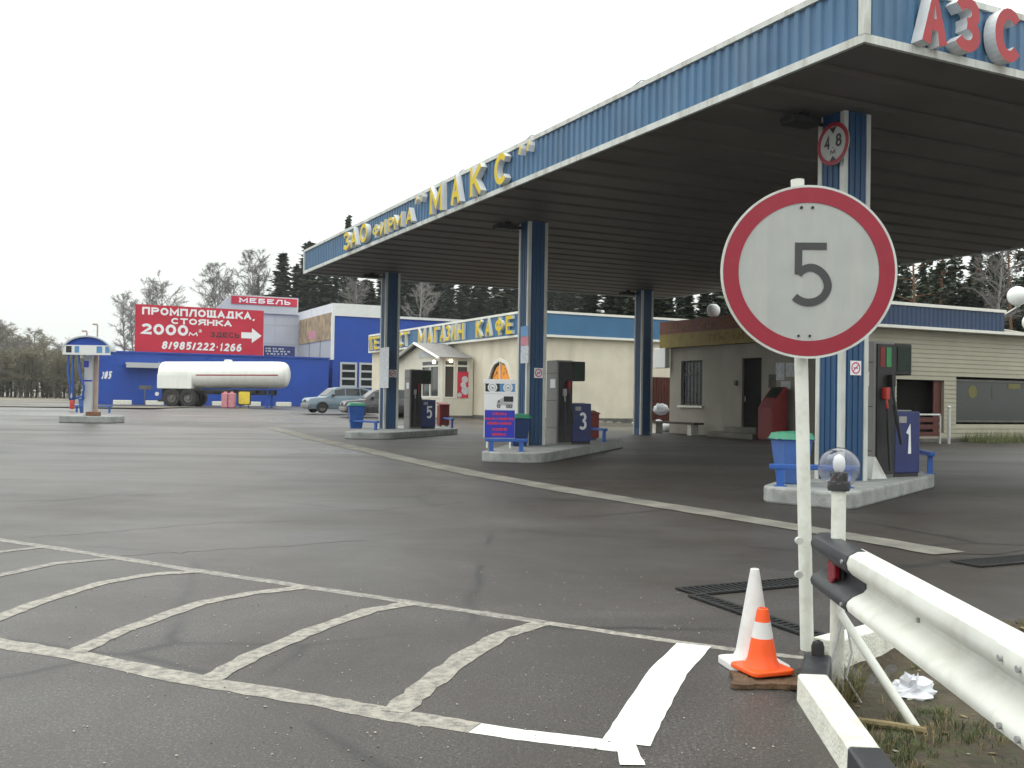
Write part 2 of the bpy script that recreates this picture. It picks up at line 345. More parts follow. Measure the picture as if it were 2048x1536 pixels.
# strokes of the sign painters' capitals in a unit box: list of centre lines
GLYPH = {
 'А': [[(0, 0), (.5, 1), (1, 0)], [(.22, .30), (.78, .30)]], 'З': [_arc(.46, .76, .46, .24, 155, -90), _arc(.46, .26, .50, .26, 90, -155)], 'О': [_arc(.5, .5, .5, .5, 90, 450, 24)],
 'Ф': [[(.5, 0), (.5, 1)], _arc(.5, .56, .5, .28, 90, 450, 20)], 'И': [[(0, 1), (0, 0), (1, 1), (1, 0)]], 'Р': [[(0, 0), (0, 1)], [(0, 1), (.5, 1)] + _arc(.5, .74, .5, .26, 90, -90)[1:] + [(0, .48)]],
 'М': [[(0, 0), (0, 1), (.5, .22), (1, 1), (1, 0)]], 'К': [[(0, 0), (0, 1)], [(1, 1), (.08, .48)], [(.30, .60), (1, 0)]], 'С': [_arc(.54, .5, .54, .5, 42, 318, 20)],
 'Е': [[(1, 1), (0, 1), (0, 0), (1, 0)], [(0, .52), (.86, .52)]], 'Т': [[(0, 1), (1, 1)], [(.5, 1), (.5, 0)]], 'Г': [[(0, 0), (0, 1), (1, 1)]], 'Н': [[(0, 0), (0, 1)], [(1, 0), (1, 1)], [(0, .5), (1, .5)]],
 'Л': [[(0, 0), (.32, 1), (1, 1), (1, 0)]], 'Ь': [[(0, 1), (0, 0), (.5, 0)] + _arc(.5, .28, .5, .28, -90, 90)[1:] + [(0, .56)]], 'Б': [[(.92, 1), (0, 1), (0, 0), (.5, 0)] + _arc(.5, .28, .5, .28, -90, 90)[1:] + [(0, .56)]],
 'П': [[(0, 0), (0, 1), (1, 1), (1, 0)]], 'Щ': [[(0, 1), (0, 0), (.9, 0), (.9, 1)], [(.45, 0), (.45, 1)], [(.9, 0), (1.04, 0), (1.04, -.18)]], 'Д': [[(-.02, -.18), (-.02, 0), (1.02, 0), (1.02, -.18)], [(.16, 0), (.34, 1), (.86, 1), (.86, 0)]],
 'Я': [[(1, 0), (1, 1)], [(1, 1), (.5, 1)] + _arc(.5, .74, .5, .26, 90, 270)[1:] + [(1, .48)], [(.55, .48), (0, 0)]], 'м': [[(0, 0), (.1, 1), (.5, .1), (.9, 1), (1, 0)]], ',': [[(.5, .95), (.62, .5), (.25, 0)]],
 '0': [_arc(.5, .5, .5, .5, 90, 450, 24)], '1': [[(.05, .74), (.6, 1), (.6, 0)]], '2': [_arc(.5, .72, .48, .28, 165, -30) + [(0, 0), (1, 0)]], '3': [_arc(.46, .76, .46, .24, 150, -90), _arc(.46, .26, .52, .26, 90, -150)],
 '4': [[(.76, 0), (.76, 1), (0, .28), (1, .28)]], '5': [[(.92, 1), (.12, 1), (.06, .54)] + _arc(.45, .33, .52, .33, 128, -140, 14)], '6': [_arc(.6, .5, .6, .5, 60, 180, 8) + _arc(.5, .30, .5, .30, 180, 540, 18)], '8': [_arc(.5, .75, .42, .25, 90, 450, 16), _arc(.5, .27, .5, .27, 90, 450, 18)],
 '9': [_arc(.5, .70, .5, .30, 0, 360, 18), [(1, .7), (.9, .3), (.45, 0)]], '/': [[(0, -.1), (1, 1.05)]], '-': [[(0, .45), (1, .45)]], '.': [[(.5, 0), (.5, .06)]]}
SERIF = set('АЗИРМКСЕТГНЛЬБПДЯОЩ')
def glyph(b, ch, o, r, u, nrm, wd, ht, d=.004, sw=.16, mi=0, mside=None, serif=False, shear=0.0):
    o, r, u, nrm = Vector(o), Vector(r), Vector(u), Vector(nrm); s = sw * ht; k = 0; lines_ = [list(p) for p in GLYPH[ch]]
    sr = []
    if serif and ch in SERIF:
        for ln in GLYPH[ch]:
            for e, f in ((ln[0], ln[1]), (ln[-1], ln[-2])):
                if abs(e[0] - f[0]) < .55 and e[1] in (0, 1) and abs(e[1] - f[1]) > .3: sr.append([(e[0] - .17, e[1]), (e[0] + .17, e[1])])
    for kind, lns in ((0, lines_), (1, sr)):
        for ln in lns:
            P = [Vector((s / 2 + p[0] * (wd - s), s / 2 + p[1] * (ht - s))) for p in ln]; hw = s * (.5 if not kind else .36); closed = (P[0] - P[-1]).length < 1e-6 and len(P) > 4
            if closed: P = P[:-1]
            n = len(P); L, Rr = [], []
            for i in range(n):
                a = P[i - 1] if (i or closed) else None; c = P[(i + 1) % n] if (i < n - 1 or closed) else None
                d0 = (P[i] - a).normalized() if a is not None else (c - P[i]).normalized(); d1 = (c - P[i]).normalized() if c is not None else d0
                t = (d0 + d1); t = t.normalized() if t.length > .2 else d0; q = Vector((-t.y, t.x)); m = min(1.9, 1 / max(.35, abs(q.dot(Vector((-d0.y, d0.x))))))
                p = P[i].copy()
                if not closed and not kind and len(P) > 1:
                    if i == 0 and not kind: p = p - d1 * hw * (1 if (ln[0][1] in (0, 1)) else 0)
                    if i == n - 1: p = p + d0 * hw * (1 if (ln[-1][1] in (0, 1)) else 0)
                L.append(p + q * hw * m); Rr.append(p - q * hw * m)
            z = d + .0006 * k; k += 1; N = n
            def W(p, zz): return o + r * (p.x + shear * p.y) + u * p.y + nrm * zz
            vs = [W(p, 0) for p in L] + [W(p, 0) for p in Rr] + [W(p, z) for p in L] + [W(p, z) for p in Rr]
            for i in range(n if closed else n - 1):
                j = (i + 1) % n
                b.add([vs[x] for x in (2 * N + i, 2 * N + j, 3 * N + j, 3 * N + i)], [(0, 1, 2, 3)], mi)
                b.add([vs[x] for x in (i, j, 2 * N + j, 2 * N + i)], [(0, 1, 2, 3)], mi if mside is None else mside); b.add([vs[x] for x in (N + i, N + j, 3 * N + j, 3 * N + i)], [(0, 1, 2, 3)], mi if mside is None else mside)
            if not closed:
                for i in (0, n - 1): b.add([vs[x] for x in (i, N + i, 3 * N + i, 2 * N + i)], [(0, 1, 2, 3)], mi if mside is None else mside)
WIDE = {'М': 1.2, 'Щ': 1.25, 'Д': 1.12, 'О': 1.05, 'Ф': 1.15, ',': .4, '.': .35, '1': .62, '/': .6, '-': .55, 'Г': .85, 'Ь': .9, ' ': .5, 'м': 1.2}
def words_(b, s, o, r, u, nrm, wd, ht, d, sw, mi=0, serif=False, gap=.2, shear=0.0):
    tot = sum(WIDE.get(c, 1) for c in s) + gap * (len(s) - 1); k = wd / tot; x = 0; o = Vector(o)
    for c in s:
        w_ = WIDE.get(c, 1) * k
        if c in ',.': glyph(b, c, o + Vector(r) * x - Vector(u) * ht * (.18 if c == ',' else 0), r, u, nrm, w_, ht * (.38 if c == ',' else .3), d, sw * 2.4, mi, None, False)
        elif c != ' ': glyph(b, c, o + Vector(r) * x, r, u, nrm, w_, ht, d, sw, mi, None, serif, shear)
        x += w_ + gap * k
def tag(o, label=None, cat=None, group=None, kind=None):
    if label: o['label'] = label
    if cat: o['category'] = cat
    if group: o['group'] = group
    if kind: o['kind'] = kind
    return o
def thing(name, label, cat, at=(0, 0, 0), frame='K', group=None, rot=0.0):
    o = bpy.data.objects.new(name, None); o.empty_display_size = .2; COL.objects.link(o)
    at = Vector(at); o.location = k2w(at) if frame == 'K' else at; o.rotation_euler = (0, 0, (KA if frame == 'K' else 0) + rot)
    ORG[o.name] = at; return tag(o, label, cat, group)
def local(name, label, cat, loc, rz, group=None):                    # thing whose parts are authored about its own base
    o = bpy.data.objects.new(name, None); o.empty_display_size = .2; COL.objects.link(o)
    o.location = loc; o.rotation_euler = (0, 0, rz); ORG[o.name] = Vector((0, 0, 0)); return tag(o, label, cat, group)
def dup(root, loc, rz, label, sc=None):
    r = root.copy(); COL.objects.link(r); r.location = loc; r.rotation_euler = (0, 0, rz); r['label'] = label
    if sc: r.scale = sc
    for ch in list(root.children):
        c = ch.copy(); COL.objects.link(c); c.parent = r
        for g in list(ch.children):
            q = g.copy(); COL.objects.link(q); q.parent = c
    return r
X, Y, Z = Vector((1, 0, 0)), Vector((0, 1, 0)), Vector((0, 0, 1))
def sstep(a, b, t): t = max(0, min(1, (t - a) / (b - a))); return t * t * (3 - 2 * t)

# ------------------------------------------------------------------ ground
VERGE = [(1.37, .2), (1.345, 4.3), (1.47, 5.02), (1.72, 5.42), (2.35, 5.92), (3.4, 6.35), (8.5, 9.3), (14, 9), (14, .2)]
def in_poly(x, y, P):
    c = False; j = len(P) - 1
    for i in range(len(P)):
        (xi, yi), (xj, yj) = P[i], P[j]
        if (yi > y) != (yj > y) and x < (xj - xi) * (y - yi) / (yj - yi) + xi: c = not c
        j = i
    return c
def edge_dist(x, y, P):
    m = 1e9
    for i in range(len(P)):
        a = Vector(P[i]); b = Vector(P[(i + 1) % len(P)]); p = Vector((x, y)); t = max(0, min(1, (p - a).dot(b - a) / (b - a).length_squared)); m = min(m, (p - a - (b - a) * t).length)
    return m
def gz(x, y):
    z = .25 * sstep(46, 62, y)
    if .5 < x < 15 and -1 < y < 10:
        s = edge_dist(x, y, VERGE) * (1 if in_poly(x, y, VERGE) else -1)
        z -= .15 * sstep(-.02, .16, s)
    return z
def lines(a, b, fa, fb, fine):
    t = [a]
    while t[-1] < fa: t.append(min(fa, t[-1] + max(.4, (fa - t[-1]) * .3)))
    while t[-1] < fb - 1e-6: t.append(t[-1] + fine)
    while t[-1] < b: t.append(min(b, t[-1] + max(.4, (t[-1] - fb) * .35)))
    return t
def sheet(name, xs, ys, zf, mat, kind='structure', keep=None):
    b = MB(); n = len(xs); vs = [(x, y, zf(x, y)) for y in ys for x in xs]; fs = []
    for j in range(len(ys) - 1):
        for i in range(n - 1):
            if keep and not keep((xs[i] + xs[i + 1]) / 2, (ys[j] + ys[j + 1]) / 2): continue
            fs.append((j * n + i, j * n + i + 1, (j + 1) * n + i + 1, (j + 1) * n + i))
    b.add(vs, fs, 0, True); o = b.build(name, mat, frame='W'); return tag(o, kind=kind)
sheet('asphalt_ground', lines(-700, 700, .6, 8.8, .12), lines(-6, 1500, .0, 9.8, .12), gz, 'asphalt')
def verge_z(x, y): return gz(x, y) + .012 + .05 * (noise.noise((x * 2.3, y * 2.3, 3)) * .5 + noise.noise((x * 7, y * 7, 1)) * .25)
vg = sheet('verge_soil', [1.2 + .05 * i for i in range(150)], [.3 + .06 * i for i in range(150)], verge_z, 'soil', keep=lambda x, y: in_poly(x, y, VERGE))

def strip(pts, wds, lift, name, mat, wob=0.0, sub=6, closed=False):     # painted band along points given on the ground
    P = []
    for i in range(len(pts) - 1):
        for k in range(sub): P.append(Vector(pts[i]).lerp(Vector(pts[i + 1]), k / sub))
    P.append(Vector(pts[-1])); n = len(P); b = MB(); vs = []; fs = []
    for i, p in enumerate(P):
        t = (P[min(i + 1, n - 1)] - P[max(i - 1, 0)]); t.z = 0; t.normalize(); q = Vector((-t.y, t.x, 0))
        f = i / (n - 1); wd = wds[0] + (wds[1] - wds[0]) * f
        a = p + q * (wd / 2 + random.uniform(-wob, wob)); c = p - q * (wd / 2 + random.uniform(-wob, wob))
        vs += [(a.x, a.y, gz(a.x, a.y) + lift), (c.x, c.y, gz(c.x, c.y) + lift)]
        if i: fs.append((2 * i - 2, 2 * i - 1, 2 * i + 1, 2 * i))
    b.add(vs, fs); return tag(b.build(name, mat, frame='W'), kind='structure')
def gp(l): return [G(*p) for p in l]
# forecourt of older concrete-grey asphalt beyond a flush concrete band
band = gp([(540, 855), (560, 860), (590, 868), (620, 876), (740, 903), (850, 927), (960, 950), (1080, 971), (1200, 992), (1320, 1011), (1440, 1030), (1680, 1070), (1900, 1108)])
b = MB(); poly = [(p.x, p.y) for p in band] + [(4.4, 9.0), (7.5, 11.2), (26, 22), (26, 46), (2, 46), (-6, 42)]
b.add([(x, y, .004) for x, y in poly], [tuple(range(len(poly)))]); tag(b.build('forecourt', 'forecourt', frame='W'), kind='structure')
strip(band, (.62, .42), .008, 'concrete_band', 'concrete_band', .02)
far = gp([(-160, 1052), (0, 1080), (90, 1093), (210, 1112), (370, 1138), (600, 1172), (820, 1205), (1000, 1232), (1090, 1245)])
strip(far, (.11, .10), .0015, 'road_marking', 'paint_far', .012)
strip(gp([(1088, 1245), (1230, 1266), (1380, 1288), (1500, 1304), (1612, 1317)]), (.085, .07), .0015, 'road_marking', 'paint_worn', .006)
strip(gp([(-200, 1245), (0, 1287), (150, 1311), (410, 1364), (620, 1398), (800, 1432), (950, 1456)]), (.15, .15), .0015, 'road_marking', 'paint_worn', .01)
strip(gp([(948, 1456), (1040, 1470), (1130, 1480), (1262, 1496)]), (.125, .125), .0015, 'road_marking', 'paint_fresh', .003)
for pts, wd, mt in (([(-80, 1118), (0, 1104), (90, 1094)], .10, 'paint_far'), ([(-60, 1166), (0, 1151), (110, 1127), (225, 1117)], .10, 'paint_far'),
                ([(-80, 1270), (0, 1236), (60, 1211), (200, 1167), (310, 1148), (405, 1143)], .11, 'paint_worn'),
                ([(150, 1305), (250, 1259), (400, 1207), (500, 1187), (610, 1175)], .11, 'paint_worn'),
                ([(415, 1362), (500, 1315), (620, 1263), (740, 1221), (825, 1207)], .12, 'paint_worn'),
                ([(790, 1425), (850, 1374), (930, 1313), (1000, 1272), (1085, 1247)], .13, 'paint_worn'),
                ([(1252, 1488), (1290, 1420), (1336, 1345), (1388, 1290)], .19, 'paint_fresh')):
    strip(gp(pts), (wd, wd), .003, 'road_marking', mt, .003 if mt == 'paint_fresh' else .010)
strip(gp([(1248, 1484), (1266, 1532)]), (.088, .088), .0045, 'road_marking', 'paint_fresh', .004)
for pts in ([(60, 1075), (171, 1068), (300, 1057), (440, 1046), (560, 1043), (700, 1040)], [(225, 1113), (293, 1110), (380, 1103), (480, 1098), (732, 1081)],
            [(0, 1003), (120, 1000), (250, 992), (390, 985)], [(590, 1015), (680, 1022), (760, 1020), (930, 1004)]):   # tarred seams and long cracks
    q = gp(pts); P = []
    for i in range(len(q) - 1):
        for k in range(5): t_ = q[i].lerp(q[i + 1], k / 5); P.append(Vector((t_.x + random.gauss(0, .012), t_.y + random.gauss(0, .03), 0)))
    P.append(q[-1]); strip(P, (.018, .03), .0008, 'road_crack', 'tar_seam', .007, 2)
sheet('bare_ground', [-500 + 20 * i for i in range(24)] + [-34, -24], [66 + 6 * i for i in range(12)] + [160, 250, 400], lambda x, y: gz(x, y) + .02 + .12 * noise.noise((x * .07, y * .07, 0)), 'bare_earth', keep=lambda x, y: x < -.38 * y)
# ------------------------------------------------------------------ canopy
CW, CL, CZ, CT = 15.2, 25.87, 5.6, 6.43
can = thing('fuel_canopy', 'large flat blue canopy with white edging on blue columns above the fuel pumps', 'canopy')
b = MB(); per = .95; y = 0.0; prof = []
while y < CL - .05:
    prof += [(y, CZ + .02), (min(y + per - .26, CL), CZ + .02), (min(y + per - .22, CL), CZ + .075), (min(y + per - .05, CL), CZ + .075)]; y += per
vs = [(x, p[0], p[1]) for p in prof for x in (.05, CW - .05)]
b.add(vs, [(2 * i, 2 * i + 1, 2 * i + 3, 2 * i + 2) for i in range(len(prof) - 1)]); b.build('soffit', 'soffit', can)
b = MB(); b.box(.06, CW - .06, .06, CL - .06, CZ + .3, CT - .1); b.build('roof_slab', 'roofing', can)
def corrugated(o, r, nrm, length, z0, z1, per=.2, dep=.028):
    b = MB(); o, r, nrm = Vector(o), Vector(r), Vector(nrm); pts = []; s = 0.0
    while s < length:
        for ds, dd in ((0, 0), (per * .38, 0), (per * .5, dep), (per * .88, dep)):
            if s + ds < length: pts.append((s + ds, dd))
        s += per
    pts.append((length, 0)); vs = []
    for s, dd in pts:
        p = o + r * s + nrm * dd; vs += [(p.x, p.y, z0), (p.x, p.y, z1)]
    b.add(vs, [(2 * i, 2 * i + 2, 2 * i + 3, 2 * i + 1) for i in range(len(pts) - 1)]); return b
corrugated((0, CL, 0), (0, -1, 0), (-1, 0, 0), CL, CZ + .08, CT - .05).build('fascia', 'canopy_blue', can)
corrugated((0, 0, 0), (1, 0, 0), (0, -1, 0), CW, CZ + .08, CT - .05).build('fascia', 'canopy_blue', can)
corrugated((CW, 0, 0), (0, 1, 0), (1, 0, 0), CL, CZ + .08, CT - .05).build('fascia', 'canopy_blue', can)
corrugated((CW, CL, 0), (-1, 0, 0), (0, 1, 0), CW, CZ + .08, CT - .05).build('fascia', 'canopy_blue', can)
for z0, z1, e in ((CZ, CZ + .10, .055), (CT - .07, CT + .01, .055)):
    b = MB(); b.box(-e, .0, -e, CL + e, z0, z1); b.box(CW, CW + e, -e, CL + e, z0, z1); b.box(.0, CW, -e, .0, z0, z1); b.box(.0, CW, CL, CL + e, z0, z1)
    b.build('edge_trim', 'trim', can)
for x, y in ((-.06, -.06), (-.06, CL - .04), (CW - .04, -.06), (CW - .04, CL - .04)):
    b = MB(); b.box(x, x + .10, y, y + .10, CZ + .1, CT - .07); b.build('corner_trim', 'trim', can)
CS = .245
COLS = [(2.05, 2.38), (2.26, 12.79), (2.58, 24.17), (12.9, 23.86), (12.6, 13.1), (12.6, 2.4)]
for i, (x, y) in enumerate(COLS):
    b = MB(); b.box(x - CS, x + CS, y - CS, y + CS, 0, CZ + .02)
    for k in range(4):                                    # shallow ribs of the cladding
        for s in (-.11, .0, .11):
            if k == 0: b.box(x - CS - .012, x - CS, y + s - .03, y + s + .03, .25, CZ)
            if k == 1: b.box(x + s - .03, x + s + .03, y - CS - .012, y - CS, .25, CZ)
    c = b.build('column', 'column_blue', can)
    b = MB(); t = .03
    for sx in (-1, 1):
        for sy in (-1, 1):
            cx, cy = x + sx * CS, y + sy * CS; b.box(min(cx + sx * .018, cx - sx * .062), max(cx + sx * .018, cx - sx * .062), min(cy + sy * .018, cy - sy * .062), max(cy + sy * .018, cy - sy * .062), .0, CZ + .01)
    b.build('corner_strip', 'trim', c)
# raised letters along the long fascia (face yellow, deep white returns)
def letter(body, pxs, x=-.03, d=.14, col='letter_yellow', z=None, bold=.2):
    (xa, ya, xb, yb) = pxs                                # left foot and right top of the letter's face, in the photo
    pl = x - d; y0, z0 = kx(xa, ya, pl); y1, z1 = kx(xb, yb, pl)
    if z: z0, z1 = z
    m = MB(); glyph(m, body, (x, y0, z0), -Y, Z, -X, abs(y0 - y1), z1 - z0, d, bold, 0, 1)
    m.build('sign_letter', [col, 'letter_white'], can)
LZ = (5.71, 6.35)
for ch, xa, xb in (('З', 686, 699), ('А', 701, 713), ('О', 719, 734)): letter(ch, (xa, 500, xb, 450), z=(5.74, 6.28), d=.14)
for ch, xa, xb in (('Ф', 745, 757), ('И', 760, 770), ('Р', 776, 786), ('М', 787, 803), ('А', 811, 824)): letter(ch, (xa, 475, xb, 440), z=(5.73, 6.10), d=.13)
for ch, xa, xb in (('М', 859, 884), ('А', 901, 919), ('К', 939, 961), ('С', 987, 1012)): letter(ch, (xa, 430, xb, 380), z=LZ)
for xa, xb in ((829, 835), (840, 846)): letter(',', (xa, 400, xb, 390), z=(6.14, 6.36), d=.14, bold=.34)
for xa, xb in ((1036, 1043), (1052, 1059)): letter(',', (xa, 300, xb, 280), z=(6.14, 6.36), d=.14, bold=.34)
for ch, xa, ya, xb, yb in (('А', 1846, 92, 1894, -8), ('З', 1909, 108, 1963, 12), ('С', 1990, 128, 2044, 34)):
    d = .17; x0, z0 = ky(xa, ya, -.03 - d); x1, z1 = ky(xb, yb, -.03 - d)
    m = MB(); glyph(m, ch, (x0, -.03, 5.70), X, Z, -Y, x1 - x0, .68, d, .21, 0, 1); m.build('sign_letter', ['letter_red', 'letter_white'], can)
for px in (1075, 935, 1300):                               # cable stubs on the roof edge
    b = MB(); y, z = kx(px, 300, 0); b.tube([(.05, y, CT), (.05, y + .35, CT + .10), (.05, y + .9, CT + .02)], .012, 5); b.build('roof_cable', 'frame_grey', can)
# floodlights under the canopy, one beside each column head
for (x, y), lab in zip(COLS[:4], ('dark floodlight under the canopy beside the head of the column with the height sign', 'dark floodlight under the canopy at the head of the column with the price board', 'dark floodlight under the canopy at the column farthest along the road side', 'dark floodlight under the canopy at the column nearest the pay kiosk')):
    t = thing('floodlight', lab, 'floodlight', (x - .55, y + .1, CZ), group='floodlights under the canopy')
    b = MB(); b.box(x - .95, x - .42, y + .02, y + .34, CZ - .17, CZ - .05); b.build('lamp_housing', 'dark_steel', t, bevel=.02)
    b = MB(); b.box(x - .70, x - .55, y + .14, y + .20, CZ - .05, CZ + .02); b.tube([(x - .42, y + .18, CZ - .1), (x - .25, y + .18, CZ - .1)], .03, 8); b.build('bracket', 'dark_steel', t)

def disc(b, c, r, n, d, mi, seg=48, r0=0.0):               # flat disc or ring facing n, thickness d
    c, n = Vector(c), Vector(n).normalized(); a = n.cross(Z).normalized(); u = a.cross(n)
    o = [c + a * (r * math.cos(2 * math.pi * k / seg)) + u * (r * math.sin(2 * math.pi * k / seg)) for k in range(seg)]
    if r0 <= 0:
        b.add(o + [p + n * d for p in o], [tuple(range(seg))[::-1], tuple(range(seg, 2 * seg))] + [(k, (k + 1) % seg, seg + (k + 1) % seg, seg + k) for k in range(seg)], mi)
    else:
        i = [c + (p - c) * (r0 / r) for p in o]; vs = o + i + [p + n * d for p in o] + [p + n * d for p in i]; fs = []
        for k in range(seg):
            j = (k + 1) % seg
            fs += [(2 * seg + k, 2 * seg + j, 3 * seg + j, 3 * seg + k), (k, j, 2 * seg + j, 2 * seg + k), (seg + k, seg + j, 3 * seg + j, 3 * seg + k)]
        b.add(vs, fs, mi)
# height limit sign on the near column
x, y = COLS[0]; px = x - CS - .10; yc, zc = kx(1668, 288, px)
t = thing('height_limit_sign', 'round height limit sign with red ring and 4.8 between two black triangles on column', 'road sign', (px, yc, zc))
b = MB(); disc(b, (px, yc, zc), .31, -X, .02, 0); b.build('plate', 'sign_white', t)
b = MB(); disc(b, (px - .021, yc, zc), .31, -X, .004, 0, r0=.25); b.build('ring', 'red_ring', t)
b = MB(); words_(b, '4.8', (px - .021, yc + .17, zc - .06), -Y, Z, -X, .34, .19, .003, .17, gap=.3); glyph(b, 'м', (px - .021, yc + .05, zc - .15), -Y, Z, -X, .1, .065, .003, .2)
b.ext([(-.07, .24), (.07, .24), (0, .15)], (px - .021, yc, zc), -Y, Z, -X, .003); b.ext([(-.07, -.25), (.07, -.25), (0, -.175)], (px - .021, yc, zc), -Y, Z, -X, .003); b.build('symbol', 'board_black', t)
b = MB(); b.box(px + .0, x - CS, yc - .03, yc + .03, zc - .2, zc + .2); b.build('bracket', 'sign_back', t)
def no_smoking(px_, py_, plane, val, s, lab):
    if plane == 'y': xx, zz = ky(px_, py_, val); o = Vector((xx, val, zz)); r, n = X, -Y
    else: yy, zz = kx(px_, py_, val); o = Vector((val, yy, zz)); r, n = -Y, -X
    t = thing('no_smoking_sign', lab, 'safety sign', o, group='no smoking signs on the columns')
    b = MB(); b.ext([(-s, -s), (s, -s), (s, s), (-s, s)], o, r, Z, n, .006); b.build('plate', 'board_white', t)
    b = MB(); disc(b, o + n * .0065, s * .82, n, .002, 0, 32, s * .64); b.ext([(-.6 * s, -.5 * s), (-.5 * s, -.6 * s), (.6 * s, .5 * s), (.5 * s, .6 * s)], o + n * .0062, r, Z, n, .002); b.build('symbol', 'text_red', t)
    b = MB(); b.ext([(-.4 * s, -.08 * s), (.4 * s, -.08 * s), (.4 * s, .08 * s), (-.4 * s, .08 * s)], o + n * .0061, r, Z, n, .001); b.build('cigarette', 'board_black', t)
f = .016
no_smoking(1711, 736, 'y', COLS[0][1] - CS - f, .105, 'square white no smoking sign on the near blue column beside pump one')
no_smoking(1077, 746, 'y', COLS[1][1] - CS - f, .12, 'square white no smoking sign on the column behind the price board')
no_smoking(786, 747, 'y', COLS[2][1] - CS - f, .13, 'square white no smoking sign on the column of the far pump island')
def poster(pxa, pya, pxb, pyb, xv, lab, mat='poster_pale'):
    y0, z1 = kx(pxa, pya, xv); y1, z0 = kx(pxb, pyb, xv); t = MB(); t.box(xv - .008, xv, min(y0, y1), max(y0, y1), z0, z1)
    o = t.build('notice', mat, at=(xv, (y0 + y1) / 2, z0)); tag(o, lab, 'notice'); return o
xv = COLS[1][0] - CS - .019
poster(1042, 653, 1057, 672, xv, 'small teal sticker on column above the bigger notices', 'board_sky')
poster(1042, 674, 1057, 690, xv, 'pink paper notice on column just below the teal sticker', 'pinkish')
poster(1042, 692, 1057, 726, xv, 'white notice with grey print on the middle column', 'poster_pale')
xv = COLS[2][0] - CS - .019
poster(761, 696, 777, 776, xv, 'long pale paper notices pasted on the column of the far pump island')
# ------------------------------------------------------------------ pump islands
IZ = .22
def rounded(poly, r, n=5):
    out = []; m = len(poly)
    for i in range(m):
        p, a, c = Vector(poly[i]), Vector(poly[i - 1]), Vector(poly[(i + 1) % m]); u = (a - p).normalized(); v = (c - p).normalized()
        s, e = p + u * r, p + v * r
        for k in range(n + 1): t = k / n; out.append(tuple(s * (1 - t) ** 2 + p * 2 * t * (1 - t) + e * t * t))
    return out
def island(poly, lab, r=.45, frame='W'):
    P = rounded([Vector(p) for p in poly], r); c = sum((Vector((*p, 0)) for p in poly), Vector()) / len(poly)
    b = MB(); b.prism(P, 0, IZ); o = b.build('pump_island', 'concrete', at=(c.x, c.y, 0), frame='W', bevel=.03); return tag(o, lab, 'pump island', 'concrete pump islands')
island([(3.35, 13.35), (4.25, 12.45), (7.0, 16.3), (6.9, 17.6), (5.6, 17.9)], 'pale concrete kerbed island under the near column and pump one', .3)
island([(-.68, 20.7), (.65, 20.55), (3.25, 28.3), (2.7, 29.2), (.6, 28.2)], 'concrete kerbed island carrying the price board and pump three')
island([(-5.25, 30.8), (-3.8, 30.75), (-1.95, 35.7), (-2.0, 37.2), (-4.6, 37.5)], 'concrete kerbed island carrying pump five in front of the shop porch')

